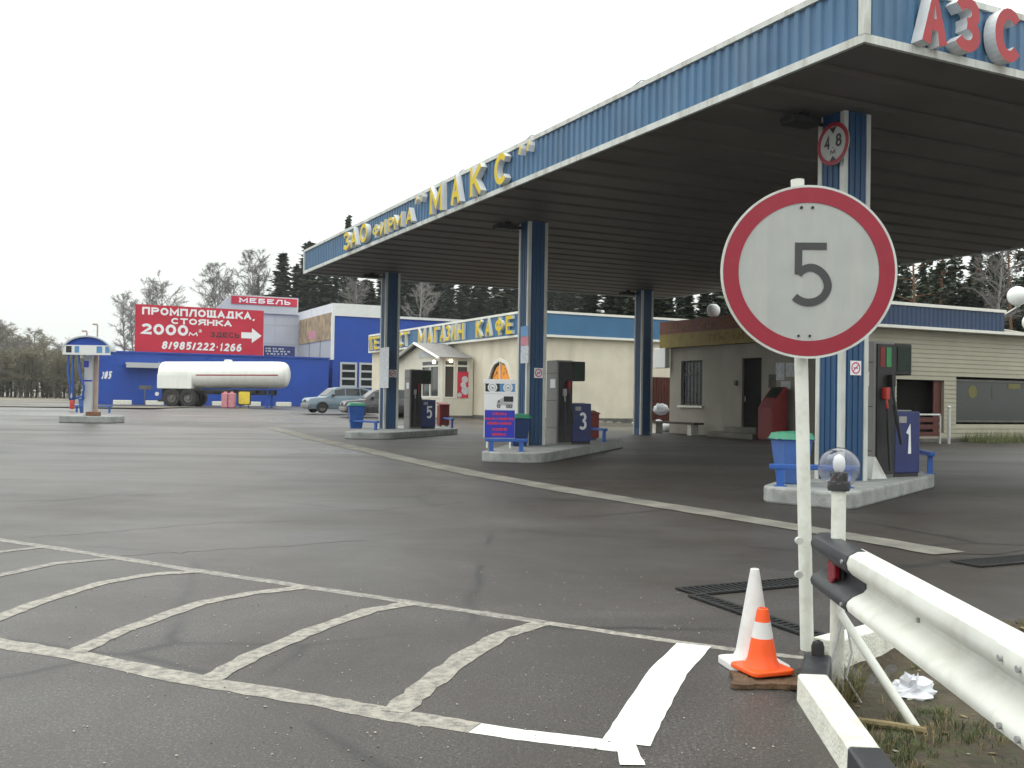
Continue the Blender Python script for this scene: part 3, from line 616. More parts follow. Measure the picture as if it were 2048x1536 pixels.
def numerals(b, s, o, r, n, wd, ht): glyph(b, s, o, r, Z, n, wd, ht, .006, .15)
def pump(x, y, num, lab, flare=False):
    z0 = IZ; t = thing('fuel_pump', lab, 'fuel pump', (x, y, z0), group='fuel pumps on the islands')
    b = MB(); b.box(x, x + .44, y + .03, y + .60, z0, 2.31); b.build('spine', 'pump_grey', t, bevel=.015)
    if flare:
        b = MB(); q = [(x - .22, y - .16, z0), (x + .10, y - .16, z0), (x + .10, y + .6, z0), (x - .22, y + .6, z0)]; k = [(x - .008, y - .005, z0 + .32), (x + .02, y - .005, z0 + .32), (x + .02, y + .605, z0 + .32), (x - .008, y + .605, z0 + .32)]
        b.add(q + k, [(0, 1, 5, 4), (1, 2, 6, 5), (2, 3, 7, 6), (3, 0, 4, 7), (4, 5, 6, 7)]); b.build('foot_flare', 'trim', t)
    b = MB(); b.box(x + .05, x + .42, y, y + .03, z0 + .05, 2.27); b.build('nozzle_panel', 'pump_black', t)
    b = MB(); b.box(x + .441, x + .80, y + .02, y + .45, 1.80, 2.29); hd = b.build('display_head', 'pump_black', t, bevel=.02)
    b = MB(); b.box(x + .48, x + .77, y + .008, y + .019, 1.86, 2.24); b.build('screen', 'screen', hd)
    b = MB(); b.box(x + .441, x + .98, y + .01, y + .46, z0 + .06, 1.24); cb = b.build('hydraulic_cabinet', 'pump_blue', t, bevel=.015)
    b = MB(); b.box(x + .45, x + .97, y + .03, y + .45, z0, z0 + .06); b.build('cabinet_base', 'pump_black', t)
    b = MB(); wd = .15 if num == '1' else .22; numerals(b, num, (x + .74 - wd / 2, y + .009, .58), X, -Y, wd, .44); b.build('number', 'board_white', cb)
    for k, (c, zz) in enumerate((('nozzle_red' if flare else 'sign_back', 1.42), ('pump_black' if flare else 'sand_red', 1.62))):
        b = MB(); b.box(x + .13 + .12 * k, x + .21 + .12 * k, y - .10, y - .001, zz, zz + .18); b.tube([(x + .17 + .12 * k, y - .06, zz + .02), (x + .17 + .12 * k, y - .09, zz - .14)], .02, 8); nzl = b.build('nozzle', c, t, bevel=.008)
        b = MB(); h = []
        for q in range(13):
            u = q / 12; h.append((x + .17 + .12 * k + .07 * math.sin(math.pi * u) * (1 if k else -.6), y - .09 - .10 * math.sin(math.pi * u), zz - .14 - (.95 - .2 * k) * math.sin(math.pi * u * .94)))
        b.tube(h, .019, 8); b.build('hose', 'hose', nzl)
    b = MB()
    for k, m in (((0, 0), (1, 1)) if flare else ()): b.box(x + .10 + .13 * k, x + .2 + .13 * k, y - .006, y - .001, 1.92, 2.22, m)
    
    if flare: b.build('fuel_grade_plate', ['sand_red', 'nozzle_green'], t)
    b = MB()
    for z_ in (.62, 1.30, 1.98): b.box(x - .004, x - .001, y + .045, y + .585, z_, z_ + .012)
    b.build('panel_seams', 'pump_black', t)
    b = MB(); b.box(x + .46, x + .79, y + .012, y + .019, 1.245, 1.26); b.box(x + .52, x + .68, y + .003, y + .009, 1.06, 1.16); b.build('data_plate', 'sign_back', cb)
    b = MB(); b.box(x - .006, x - .001, y + .12, y + .38, 1.62, 1.84); b.build('notice_plate', 'board_white', t)
    return t
def pxx(px, c): return ky(px, 800, COLS[c][1] + .1)[0]
pump(pxx(1750, 0), COLS[0][1] + .1, '1', 'grey fuel pump with white numeral 1 on its blue cabinet', flare=True)
pump(pxx(1115, 1), COLS[1][1] + .1, '3', 'grey fuel pump with white numeral 3 beside the price board')
pump(pxx(820, 2), COLS[2][1] + .1, '5', 'grey fuel pump with white numeral 5 in front of the shop porch')

def litter_bin(px, py, s, lab, rz=.25, z=IZ, lid=True, mat='bin_blue'):
    p = G(px, py, z); t = local('litter_bin', lab, 'bin', p, rz, 'blue plastic bins')
    b = MB(); w0, w1, h = .17 * s, .25 * s, .72 * s
    rings = [[(sx * w, sy * w * .9, zz) for sx, sy in ((-1, -1), (1, -1), (1, 1), (-1, 1))] for w, zz in ((w0, 0), (w1, h))]
    b.ring_loft([[Vector(q) for q in r] for r in rings], 0, False); b.box(-w1 - .015, w1 + .015, -w1 * .9 - .015, w1 * .9 + .015, h - .05 * s, h)
    b.build('bin_body', mat, t, bevel=.02)
    if lid:
        b = MB(); v = []; n = 10
        for i in range(n + 1):
            for j in range(n + 1):
                x_, y_ = (i / n * 2 - 1) * (w1 + .035), (j / n * 2 - 1) * (w1 * .9 + .035); e = max(abs(i / n * 2 - 1), abs(j / n * 2 - 1))
                v.append((x_, y_, h + .035 + .05 * s * (1 - e ** 3) - (.06 if e > .99 else 0) + .012 * noise.noise((x_ * 9, y_ * 9, px))))
        b.add(v, [(i * (n + 1) + j, (i + 1) * (n + 1) + j, (i + 1) * (n + 1) + j + 1, i * (n + 1) + j + 1) for i in range(n) for j in range(n)], 0, True); b.build('liner_lid', 'bin_green', t)
    return t
litter_bin(1582, 967, .9, 'blue plastic bin with green liner at the left end of the near island')
litter_bin(1037, 892, .95, 'dark blue bin with green rim between the price board and the column', mat='bin_dark')
litter_bin(712, 857, 1.12, 'blue bin with green lid on the far pump island before the parked cars', mat='rail_blue')
litter_bin(168, 826, 1.05, 'light blue bin without a lid on the gas filling island', lid=False)

def bumper(a, c, h, lab, z=IZ, gap=.06):
    a, c = Vector(a), Vector(c); m = (a + c) / 2; ln = (c - a).length; rz = math.atan2(c.y - a.y, c.x - a.x)
    t = local('bumper_rail', lab, 'guard rail', (m.x, m.y, z), rz, 'blue bumper rails on the pump islands')
    b = MB(); b.box(-ln / 2 - gap, ln / 2 + gap, -.05, .05, h - .07, h); b.build('rail', 'rail_blue', t, bevel=.012)
    for s in (-1, 1):
        b = MB(); x = s * (ln / 2 - .08); b.box(x - .045, x + .045, -.035, .035, 0, h - .07); b.box(x - .08, x + .08, -.07, .07, 0, .012); b.build('leg', 'rail_blue', t)
a, c = G(1548, 972, IZ), G(1706, 976, IZ); bumper(a, c, .30, 'blue steel bumper rail round the bin at the left end of the near island')
a, c = G(975, 902, IZ), G(1050, 903, IZ); bumper(a, c, .27, 'blue steel bumper rail under the price board')
a, c = G(702, 857, IZ), G(754, 860, IZ); bumper(a, c, .30, 'blue steel bumper rail beside the bin with green lid near the parked cars')
a, c = G(1862, 948, IZ), G(1820, 935, IZ); bumper(a, c, .36, 'blue steel bumper at the right end of the near island past pump one')
a, c = G(1210, 884, IZ), G(1180, 880, IZ); bumper(a, c, .36, 'blue steel bumper at the right end of the island with pump three')
a, c = G(905, 856, IZ), G(880, 852, IZ); bumper(a, c, .36, 'blue steel bumper at the right end of the far island past pump five')
a, c = G(150, 825, .25), G(222, 826, .25); bumper(a, c, .38, 'blue steel bumper rail across the gas filling island', .25)

def sand_box(px, py, h, lab, z=IZ):
    p = G(px, py, z); t = local('fire_box', lab, 'fire box', p, KA, 'red fire boxes on the islands')
    b = MB(); b.box(-.2, .2, -.15, .15, .06, h); b.build('box_body', 'sand_red', t, bevel=.015)
    b = MB(); b.add([(-.22, -.17, h), (.22, -.17, h), (.22, .17, h + .05), (-.22, .17, h + .05), (-.22, -.17, h + .03), (.22, -.17, h + .03), (.22, .17, h + .10), (-.22, .17, h + .10)], [(0, 1, 5, 4), (1, 2, 6, 5), (2, 3, 7, 6), (3, 0, 4, 7), (4, 5, 6, 7), (0, 3, 2, 1)]); b.build('lid', 'sand_red', t)
    b = MB(); b.box(-.16, -.10, -.1, .1, 0, .06); b.box(.10, .16, -.1, .1, 0, .06); b.build('feet', 'pump_grey', t)
sand_box(1806, 938, .80, 'red fire box behind the blue cabinet of pump one')
sand_box(1180, 880, .72, 'red fire box behind the cabinet of pump three')
sand_box(886, 853, .82, 'red fire box beside pump five before the shop porch')

# price board standing on the second island
p = G(997, 897, IZ); S = p.y / FPX
def bx(px): return (px - 997) * S
def bz(py): return 1.35 + (796.2 - py) * S - IZ
t = local('price_board', 'tall price board with two white discs, lorry picture and blue panel of red lettering', 'sign board', p, 0.03)
b = MB(); b.box(bx(967), bx(1029), .0, .07, bz(877), bz(760)); b.box(bx(972), bx(976), .02, .06, 0, bz(877)); b.box(bx(1018), bx(1022), .02, .06, 0, bz(877)); b.build('board_frame', 'panel_white', t, bevel=.01)
b = MB(); b.box(bx(965), bx(1031), -.012, .085, bz(768), bz(759)); b.box(bx(967), bx(1030), -.012, -.001, bz(788), bz(784)); b.build('board_top', 'board_white', t, bevel=.01)
b = MB(); b.box(bx(969), bx(997.5), -.006, -.001, bz(784), bz(768)); b.box(bx(997.5), bx(1028), -.006, -.001, bz(784), bz(768), 1); b.build('disc_panel', ['board_black', 'board_sky'], t)
for q in (983, 1014):
    b = MB(); disc(b, (bx(q), -.007, bz(775.5)), 9.5 * S, -Y, .006, 0, 32); disc(b, (bx(q), -.014, bz(775.5)), 6.5 * S, -Y, .002, 1, 24, 5.6 * S); b.ext([(-.01, -.03), (.03, -.02), (.035, .0), (-.03, .01)], (bx(q), -.0135, bz(775.5)), X, Z, -Y, .002, 1); b.build('badge', ['board_white', 'pump_grey'], t)
b = MB(); b.box(bx(968.5), bx(1028.5), -.005, -.001, bz(820), bz(788)); b.build('picture_panel', 'board_white', t)
b = MB(); o = (bx(992), -.006, bz(817))
def q_(x0, y0, x1, y1, m): b.ext([(x0 * S, y0 * S), (x1 * S, y0 * S), (x1 * S, y1 * S), (x0 * S, y1 * S)], o, X, Z, -Y, .003, m)
q_(14, 13, 33, 24, 0); b.ext([(0, 4 * S), (14 * S, 7 * S), (14 * S, 22 * S), (6 * S, 18 * S), (0, 11 * S)], o, X, Z, -Y, .003, 1); q_(14, 6, 32, 12, 1)
for cx in (4, 22, 28): disc(b, (o[0] + cx * S, -.009, o[2] + 4 * S), 3.6 * S, -Y, .003, 0, 16); disc(b, (o[0] + cx * S, -.0125, o[2] + 4 * S), 2 * S, -Y, .002, 1, 12)
q_(2, 11, 6, 16, 0); b.build('lorry_picture', ['board_black', 'frame_grey'], t)
b = MB(); b.box(bx(968.5), bx(1028.5), -.006, -.001, bz(876), bz(821)); lp = b.build('text_panel', 'board_blue', t)
rr = random.Random(3)
for py, xa, xb in ((828, 984, 1012), (838, 970, 1026), (847, 974, 1023), (859, 984, 1013), (869, 984, 1012)):   # lettering too blurred to read
    x = xa; b = MB()
    while x < xb - 1.5:
        wd = rr.uniform(1.4, 2.6)
        b.box(bx(x), bx(x + wd), -.009, -.0065, bz(py + 2.6), bz(py - 2.6 + rr.choice((0, 0, .8)))); x += wd + (rr.choice((.25, .3, .35, 1.6)))
    b.build('text_line', 'text_red', lp)

# gas filling island beyond the main drive
p = G(180, 845, 0); LS = p.y / FPX
def lx(px): return (px - 180) * LS
def lz(py): return 1.35 + (782.8 - py) * LS
b = MB(); b.prism(rounded([Vector((lx(128), -.7)), Vector((lx(234), -.7)), Vector((lx(238), .9)), Vector((lx(122), .9))], .35), 0, .3)
o = b.build('pump_island', 'concrete', frame='W', at=(0, 0, 0), bevel=.04); o.location = p; tag(o, 'whitewashed concrete island under the arched gas filling post', 'pump island', 'concrete pump islands')
t = local('gas_filling_post', 'gas filling post with arched blue roof, white valance and grey body', 'gas pump', (p.x, p.y, .3), 0)
def za(py): return lz(py) - .3
b = MB(); n = 20; arc = [(lx(185) + 49 * LS * math.cos(math.pi * k / n), za(704) + 31 * LS * math.sin(math.pi * k / n)) for k in range(n + 1)]
inn = [(lx(185) + 46 * LS * math.cos(math.pi * k / n), za(704) + 28 * LS * math.sin(math.pi * k / n)) for k in range(n + 1)]
vs = []
for (a, c), (d, e) in zip(arc, inn): vs += [(a, -.8, c), (a, -.25, c), (d, -.8, e), (d, -.25, e)]
fs = []
for k in range(n): i = 4 * k; fs += [(i, i + 4, i + 5, i + 1), (i + 2, i + 3, i + 7, i + 6), (i, i + 2, i + 6, i + 4), (i + 1, i + 5, i + 7, i + 3)]
b.add(vs, fs, 0, False); b.build('arched_roof', 'panel_grey', t)
b = MB(); b.add([(q[0], -.72, q[1]) for q in inn], [tuple(range(n + 1))]); b.build('arch_infill', 'industrial_blue', t)
b = MB(); b.box(lx(138), lx(232), -.78, -.73, za(711), za(692)); vl = b.build('valance', 'panel_white', t)
b = MB()
for xa, xb, m in ((145, 156, 0), (162, 171, 1), (205, 216, 1), (222, 230, 1)): b.box(lx(xa), lx(xb), -.785, -.781, za(707), za(694), m)
b.build('valance_panels', ['board_black', 'board_sky'], vl)
b = MB(); b.box(lx(171), lx(187), -.25, .25, 0, za(712)); b.build('pump_body', 'panel_grey', t, bevel=.02)
b = MB(); b.box(lx(170.5), lx(188), -.26, -.255, za(763), za(760)); b.box(lx(170.5), lx(180), -.262, -.255, za(735), za(722)); b.build('body_band', 'board_blue', t)
M('post_rust', (.40, .30, .25), .6, .15); b = MB(); b.box(lx(187.5), lx(194), -.07, .07, 0, za(680)); b.build('post', 'post_rust', t)
for q, top in ((170, 662), (191, 648)):
    b = MB(); b.tube([(lx(q), 0, za(682)), (lx(q), 0, za(top + 4)), (lx(q) - .02, 0, za(top + 1)), (lx(q) - .16, 0, za(top))], .035, 8); b.box(lx(q) - .2, lx(q) - .02, -.07, .07, za(top + 2), za(top - 1)); b.build('roof_lamp', 'post_rust', t)
for q, sw in ((140, .15), (150, .05), (161, .3)):
    b = MB(); b.tube([(lx(q), -.3, za(711)), (lx(q) + sw * .3, -.4, za(745)), (lx(q) + sw, -.4, za(775)), (lx(q) + sw * .6, -.3, za(800)), (lx(172), -.2, za(790))], .05, 8); b.build('hose', 'rail_blue', t)
b = MB(); b.box(lx(182), lx(206), -.6, -.2, 0, .18); b.build('foot_plate', 'rust', t, bevel=.03)
e = G(144, 818, .3); t = local('fire_extinguisher', 'red fire extinguisher standing at the end of the gas filling island', 'extinguisher', e, 0)
b = MB(); b.lathe([(.11, 0), (.135, .03), (.135, .48), (.09, .58), (.035, .62)], (0, 0, 0), 16); b.build('cylinder', 'nozzle_red', t)
b = MB(); b.lathe([(.03, .62), (.03, .68)], (0, 0, 0), 8); b.box(-.03, .12, -.02, .02, .66, .69); b.tube([(.08, 0, .66), (.16, 0, .5), (.15, 0, .3)], .015, 6); b.build('valve', 'board_black', t)
# ------------------------------------------------------------------ shop and cafe building (front wall x = FX, end wall y = FY)
FX, FY = 14.5, 36.6
def at_ground(x, y): return gz(*k2w((x, y, 0)).xy)
shop = thing('cafe_building', 'cream single storey shop and cafe with blue fascia and raised yellow lettering', 'building', (FX, FY, 0))
XE, YE = FX + 15.5, kx(737, 700, FX - .3)[0]
def wall_front(b, x, ya, yb, z0, z1, openings, th=.3):            # wall in plane x, openings (ya,yb,z0,z1), built in bands
    ys = sorted({ya, yb, *[o[0] for o in openings], *[o[1] for o in openings]})
    for a, c in zip(ys, ys[1:]):
        os_ = [o for o in openings if o[0] <= a + 1e-6 and o[1] >= c - 1e-6]
        if not os_: b.box(x, x + th, a, c, z0, z1)
        else:
            o = os_[0]
            if o[2] > z0: b.box(x, x + th, a, c, z0, o[2])
            if o[3] < z1: b.box(x, x + th, a, c, o[3], z1)
def wall_side(b, y, xa, xb, z0, z1, openings, th=.3):
    xs = sorted({xa, xb, *[o[0] for o in openings], *[o[1] for o in openings]})
    for a, c in zip(xs, xs[1:]):
        os_ = [o for o in openings if o[0] <= a + 1e-6 and o[1] >= c - 1e-6]
        if not os_: b.box(a, c, y, y + th, z0, z1)
        else:
            o = os_[0]
            if o[2] > z0: b.box(a, c, y, y + th, z0, o[2])
            if o[3] < z1: b.box(a, c, y, y + th, o[3], z1)
SB, ST = 4.53, 5.87
aw0, _ = kx(1027, 760, FX); aw1, zt = kx(974, 722, FX); AW = (min(aw0, aw1), max(aw0, aw1), 1.5, zt)
b = MB(); wall_front(b, FX, FY + .3, YE, .35, SB + .3, [(AW[0], AW[1], AW[2], AW[3])])
# spandrel pieces that turn the opening into a pointed arch
ym = (AW[0] + AW[1]) / 2; hw = (AW[1] - AW[0]) / 2; zs = AW[3] - hw * 1.45
for s in (-1, 1):
    pts = [(s * hw, AW[3] - zs)] + [(s * hw * math.cos(math.asin(min(1, k / 8))) ** .9 if k < 8 else 0, k / 8 * (AW[3] - zs)) for k in range(9)]
    pts[1] = (s * hw, 0); b.ext([(p[0], p[1]) for p in pts], (FX, ym, zs), -Y if s else -Y, Z, X, .3)
wall_side(b, FY, FX, XE, .35, SB + .3, []); b.build('wall', 'wall_cream', shop)
b = MB(); b.box(FX - .06, FX + .2, FY - .06, YE, -.2, .35); b.box(FX + .2, XE, FY - .06, FY + .2, -.2, .35); b.build('plinth', 'plinth', shop)
b = MB(); b.box(FX + .3, XE, FY + .3, YE, SB + .31, SB + .5); b.build('roof', 'roofing', shop)
b = MB(); b.box(FX - .25, FX - .0, FY - .25, YE, SB + .12, ST - .1); b.build('front_fascia', 'store_blue', shop)
b = MB(); b.box(FX + .0, XE, FY - .25, FY - .0, SB + .12, ST - .1); b.build('end_fascia', 'store_blue', shop)
for za_, zb_ in ((SB, SB + .12), (ST - .12, ST)):
    b = MB(); b.box(FX - .31, FX + .0, FY - .31, YE + .02, za_, zb_); b.box(FX, XE, FY - .31, FY - .0, za_, zb_); b.build('fascia_trim', 'window_frame', shop)
b = MB(); b.box(FX - .30, FX - .22, FY - .30, FY - .18, SB + .12, ST - .12); b.box(FX - .30, FX - .2, YE - .1, YE + .02, SB + .12, ST - .12); b.build('fascia_end', 'window_frame', shop)
def shop_letter(ch, pa, pb, m='letter_yellow'):
    pl = FX - .25 - .17; y0, _ = kx(pa, 680, pl); y1, _ = kx(pb, 680, pl); q = MB(); glyph(q, ch, (FX - .26, y0, SB + .19), -Y, Z, -X, abs(y0 - y1), .96, .17, .19, 0, 1); q.build('sign_letter', [m, 'letter_white'], shop)
for ch, pa, pb in (('Т', 737, 746), ('Е', 748, 757), ('С', 798, 804), ('Т', 806, 816), ('М', 836, 849), ('А', 855, 863), ('Г', 868, 876), ('А', 880, 889), ('З', 891, 899), ('И', 902, 911), ('Н', 914, 926), ('К', 951, 962), ('А', 970, 981), ('Ф', 990, 1005), ('Е', 1011, 1024)): shop_letter(ch, pa, pb)
# arched window
fr = MB(); n = 14
def arch(h, top): return [(-h, 0)] + [(-h * math.cos(math.asin(k / n)) ** .9 if k < n else 0, zs - AW[2] + k / n * (top - (zs - AW[2]))) for k in range(n + 1)] + [(h * math.cos(math.asin(k / n)) ** .9 if k < n else 0, zs - AW[2] + k / n * (top - (zs - AW[2]))) for k in range(n - 1, -1, -1)] + [(h, 0)]
H0 = AW[3] - AW[2]; A0, A1 = arch(hw + .10, H0 + .12), arch(hw - .05, H0 - .06)
vs = [(FX - .05, ym - p[0], AW[2] + p[1]) for p in A0] + [(FX - .05, ym - p[0], AW[2] + p[1]) for p in A1]; vs += [(FX + .06, p[1], p[2]) for p in vs]
m_ = len(A0); fs = []
for k in range(m_ - 1): fs += [(k, k + 1, m_ + k + 1, m_ + k), (2 * m_ + k, 2 * m_ + k + 1, k + 1, k), (m_ + k, m_ + k + 1, 3 * m_ + k + 1, 3 * m_ + k)]
fr.add(vs, fs); fr.box(FX - .03, FX + .05, ym - .03, ym + .03, AW[2], AW[3] - .05); fr.box(FX - .08, FX + .1, ym - hw - .15, ym + hw + .15, AW[2] - .08, AW[2]); wf = fr.build('arched_window', 'window_frame', shop)
b = MB(); b.ext(A1, (FX + .10, ym, AW[2]), -Y, Z, X, .01); b.build('pane', 'glass_murky', wf)
b = MB(); b.ext(arch(hw * .82, H0 * .90), (FX + .0975, ym, AW[2]), -Y, Z, X, .001); b.build('lit_curtain', 'curtain_lit', wf)
b = MB(); rr = random.Random(5)
for k in range(46):
    yy = rr.uniform(-hw * .8, hw * .8); top = H0 * .92 * (1 - abs(yy / hw) ** 1.6); z_ = rr.uniform(.2, max(.4, top)); s = rr.uniform(.04, .11)
    b.ext([(yy - s, z_ - s * 1.6 - .05), (yy + s * .6, z_ - s), (yy + s * .5, z_), (yy - s * .4, z_)], (FX + .095 - .0002 * k, ym, AW[2]), -Y, Z, X, .0001)
b.build('curtain_folds', 'curtain_fold', wf)
# entrance porch with gable roof
PY0 = kx(948, 760, FX)[0]; PX0 = ky(885, 760, PY0)[0]; PY1 = kx(797, 760, PX0)[0]; EZ = ky(885, 713, PY0)[1]; RZ = kx(845, 685, PX0 - .35)[1]
WZ0 = ky(889, 796, PY0)[1]; WZ1 = ky(889, 719, PY0)[1]; WZT = ky(889, 731, PY0)[1]; WA = kx(879, 780, PX0)[0] + .1; WB = kx(843, 780, PX0)[0]
por = thing('entrance_porch', 'cream glazed entrance porch with grey gabled roof on the shop front', 'porch', (PX0, PY0, 0))
g0 = .0
b = MB(); wxs = (ky(888, 770, PY0)[0], ky(909, 770, PY0)[0], ky(913, 770, PY0)[0], ky(936, 770, PY0)[0])
ops = [(wxs[0], wxs[1], WZ0, WZ1), (wxs[2], wxs[3], WZ0, WZ1)]
wall_side(b, PY0, PX0, FX - .06, g0, EZ, ops, .12); wall_front(b, PX0, PY0 + .12, WB + .25, g0, EZ, [(WA, WB, WZ0, WZ1)], .12); wall_front(b, PX0, PY1 - 1.2, PY1, g0, EZ, [], .12); wall_front(b, PX0, WB + .25, PY1 - 1.2, 2.95, EZ, [], .12); wall_side(b, PY1 - .12, PX0 + .12, FX - .06, g0, EZ, [], .12)
b.build('wall', 'wall_porch', por)
b = MB(); b.box(PX0 - .03, FX - .06, PY0 - .03, PY0, -.1, .3); b.build('plinth', 'plinth', por)
mid = (PY0 + PY1) / 2; oh = .35
b = MB(); b.add([(PX0 - .02, PY0 - .05, EZ), (PX0 - .02, PY1 + .05, EZ), (PX0 - .02, mid, RZ - .12), (PX0 + .1, PY0 - .05, EZ), (PX0 + .1, PY1 + .05, EZ), (PX0 + .1, mid, RZ - .12)], [(0, 1, 2), (3, 5, 4), (0, 2, 5, 3), (1, 4, 5, 2), (0, 3, 4, 1)]); b.build('gable', 'wall_porch', por)
b = MB()
for s, ye in ((1, PY0 - oh), (-1, PY1 + oh)):
    ze = EZ - .10; v = [(PX0 - oh, ye, ze), (FX - .26, ye, ze), (FX - .26, mid, RZ), (PX0 - oh, mid, RZ)]; b.add(v + [(p[0], p[1], p[2] + .06) for p in v], [(0, 1, 2, 3), (4, 5, 6, 7), (0, 1, 5, 4), (1, 2, 6, 5), (3, 0, 4, 7)])
b.build('roof', 'roof_grey', por)
b = MB()
for ye in (PY0 - oh, PY1 + oh): b.tube([(PX0 - oh - .03, ye, EZ - .13), (PX0 - oh - .03, mid, RZ)], .09, 4)
b.build('barge_board', 'window_frame', por)
for k, o in enumerate(ops):
    fr = MB(); x0, x1, z0, z1 = o
    for q in ((x0, x0 + .06, z0, z1), (x1 - .06, x1, z0, z1), (x0 + .06, x1 - .06, z0, z0 + .07), (x0 + .06, x1 - .06, z1 - .06, z1), (x0 + .06, x1 - .06, WZT - .05, WZT + .05)): fr.box(q[0], q[1], PY0 - .02, PY0 + .10, q[2], q[3])
    wf = fr.build('window', 'window_frame', por); b = MB(); b.box(x0 + .06, x1 - .06, PY0 + .05, PY0 + .06, z0 + .07, z1 - .06); b.build('pane', 'glass_murky', wf)
fr = MB()
wm = (WA + WB) / 2
for q in ((WA, WA + .09, WZ0, WZ1), (WB - .09, WB, WZ0, WZ1), (wm - .06, wm + .06, WZ0 + .1, WZT - .05), (WA + .09, WB - .09, WZ0, WZ0 + .1), (WA + .09, WB - .09, WZT - .05, WZT + .05), (WA + .09, WB - .09, WZ1 - .07, WZ1)): fr.box(PX0 - .02, PX0 + .1, q[0], q[1], q[2], q[3])
wf = fr.build('window', 'window_frame', por); b = MB(); b.box(PX0 + .05, PX0 + .06, WA + .09, WB - .09, WZ0 + .1, WZ1 - .07); b.build('pane', 'glass_murky', wf)
b = MB(); b.box(PX0 + .25, PX0 + .32, WB + .25, PY1 - 1.2, .0, 2.95); b.build('door', 'door_dark', por)
x0, z1 = ky(915, 728 + 15, PY0 - .03); x1, z0 = ky(936, 796, PY0 - .03)
b = MB(); b.box(x0, x1, PY0 - .045, PY0 - .03, z0, z1); pst = b.build('window_poster', 'poster_red', por)
b = MB(); xm = (x0 + x1) / 2; rr = random.Random(9)
for k, (cx, cz, r) in enumerate(((xm + .12, z1 - .45, .20), (xm + .02, z0 + .75, .17), (xm + .15, z0 + .42, .24), (xm - .2, z0 + .16, .14))): disc(b, (cx, PY0 - .0455 - .0005 * k, cz), r, -Y, .001, 0, 18)
b.build('pale_print', 'poster_pale', pst)
for pxl, pyl, lab in ((902, 722, 'lit lamp under the eave of the shop porch above the middle window'), (868, 724, 'lit lamp under the gable corner of the shop porch')):
    xx, zz = ky(pxl, pyl, PY0 - .12); t = thing('porch_lamp', lab, 'lamp', (xx, PY0 - .12, zz), group='lit lamps on the porch')
    b = MB(); b.lathe([(.02, -.10), (.085, -.07), (.10, 0), (.085, .07), (.02, .10)], (xx, PY0 - .12, zz), 14); b.build('lamp_globe', 'lamp_lit', t)
    b = MB(); b.box(xx - .03, xx + .03, PY0 - .12, PY0 - .0, zz + .09, zz + .13); b.build('bracket', 'window_frame', t)
y0, zt = kx(838, 713, PX0 - .03); y1, zb = kx(868, 726, PX0 - .03)
b = MB(); b.box(PX0 - .035, PX0 - .021, min(y0, y1), max(y0, y1), EZ + .05, EZ + .36); b.build('name_board', 'poster_pale', por)

# ------------------------------------------------------------------ pay kiosk (front wall x = QX, end wall y = QY)
QX, QY, QYE = 15.4, 16.9, 25.6
kio = thing('pay_kiosk', 'grey cream pay kiosk with red and yellow signboard, dark door and blue end fascia', 'building', (QX, QY, 0))
def ky_(px, py=760): return kx(px, py, QX)[0]
wy = sorted((ky_(1362), ky_(1405))); dy = sorted((ky_(1484), ky_(1523)))
WQ = (wy[0], wy[1], 1.16, 2.98); DQ = (dy[0], dy[1], .40, 2.98)
KE = 26.5
d0, zd1 = ky(1793, 759, QY); d1, _ = ky(1888, 759, QY); g0_, zg1 = ky(1912, 757, QY)
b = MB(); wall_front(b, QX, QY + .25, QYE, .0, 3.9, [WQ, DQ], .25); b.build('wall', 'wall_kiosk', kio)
b = MB(); oo = [(d0, d1, .35, zd1), (g0_, KE - .3, .72, zg1 - .02)]
zs_ = .0
while zs_ < 4.2:                                      # lapped siding boards on the end wall
    z1_ = min(4.2, zs_ + .16); o2 = [o for o in oo if o[2] < z1_ - .02 and o[3] > zs_ + .02]; xs = sorted({QX, KE, *[v for o in o2 for v in o[:2]]})
    for a, c in zip(xs, xs[1:]):
        if any(o[0] <= a + 1e-6 and o[1] >= c - 1e-6 for o in o2): continue
        b.add([(a, QY - .022, zs_), (c, QY - .022, zs_), (c, QY, z1_), (a, QY, z1_), (a, QY + .2, zs_), (c, QY + .2, zs_), (c, QY + .2, z1_), (a, QY + .2, z1_)], [(0, 1, 2, 3), (4, 7, 6, 5), (0, 4, 5, 1), (3, 2, 6, 7), (0, 3, 7, 4), (1, 5, 6, 2)])
    zs_ += .16
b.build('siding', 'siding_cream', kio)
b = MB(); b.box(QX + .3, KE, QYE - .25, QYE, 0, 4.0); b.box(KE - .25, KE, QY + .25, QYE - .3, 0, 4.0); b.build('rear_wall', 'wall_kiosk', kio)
b = MB(); b.box(QX + .26, KE - .26, QY + .26, QYE - .26, 3.95, 4.1); b.build('roof', 'roofing', kio)
fe, _ = ky(2008, 640, QY - .25)
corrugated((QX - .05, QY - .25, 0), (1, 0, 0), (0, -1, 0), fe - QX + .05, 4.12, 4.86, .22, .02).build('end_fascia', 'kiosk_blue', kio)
b = MB(); b.box(QX - .06, fe + .05, QY - .32, QY + .1, 4.84, 4.95); b.box(QX - .06, fe + 1.9, QY - .42, QY - .03, 4.02, 4.12); b.build('fascia_trim', 'window_frame', kio)
b = MB(); b.box(fe - .02, fe + .03, QY - .24, QYE, 4.121, 4.83); b.build('fascia_return', 'kiosk_blue', kio)
b = MB(); b.box(QX - .30, QX - .02, QY - .24, QYE + .35, 3.53, 4.10, 1); b.box(QX - .305, QX - .02, QY - .24, QYE + .35, 4.101, 4.62, 0); sg = b.build('signboard', ['kiosk_sign_red', 'kiosk_sign_yellow'], kio)
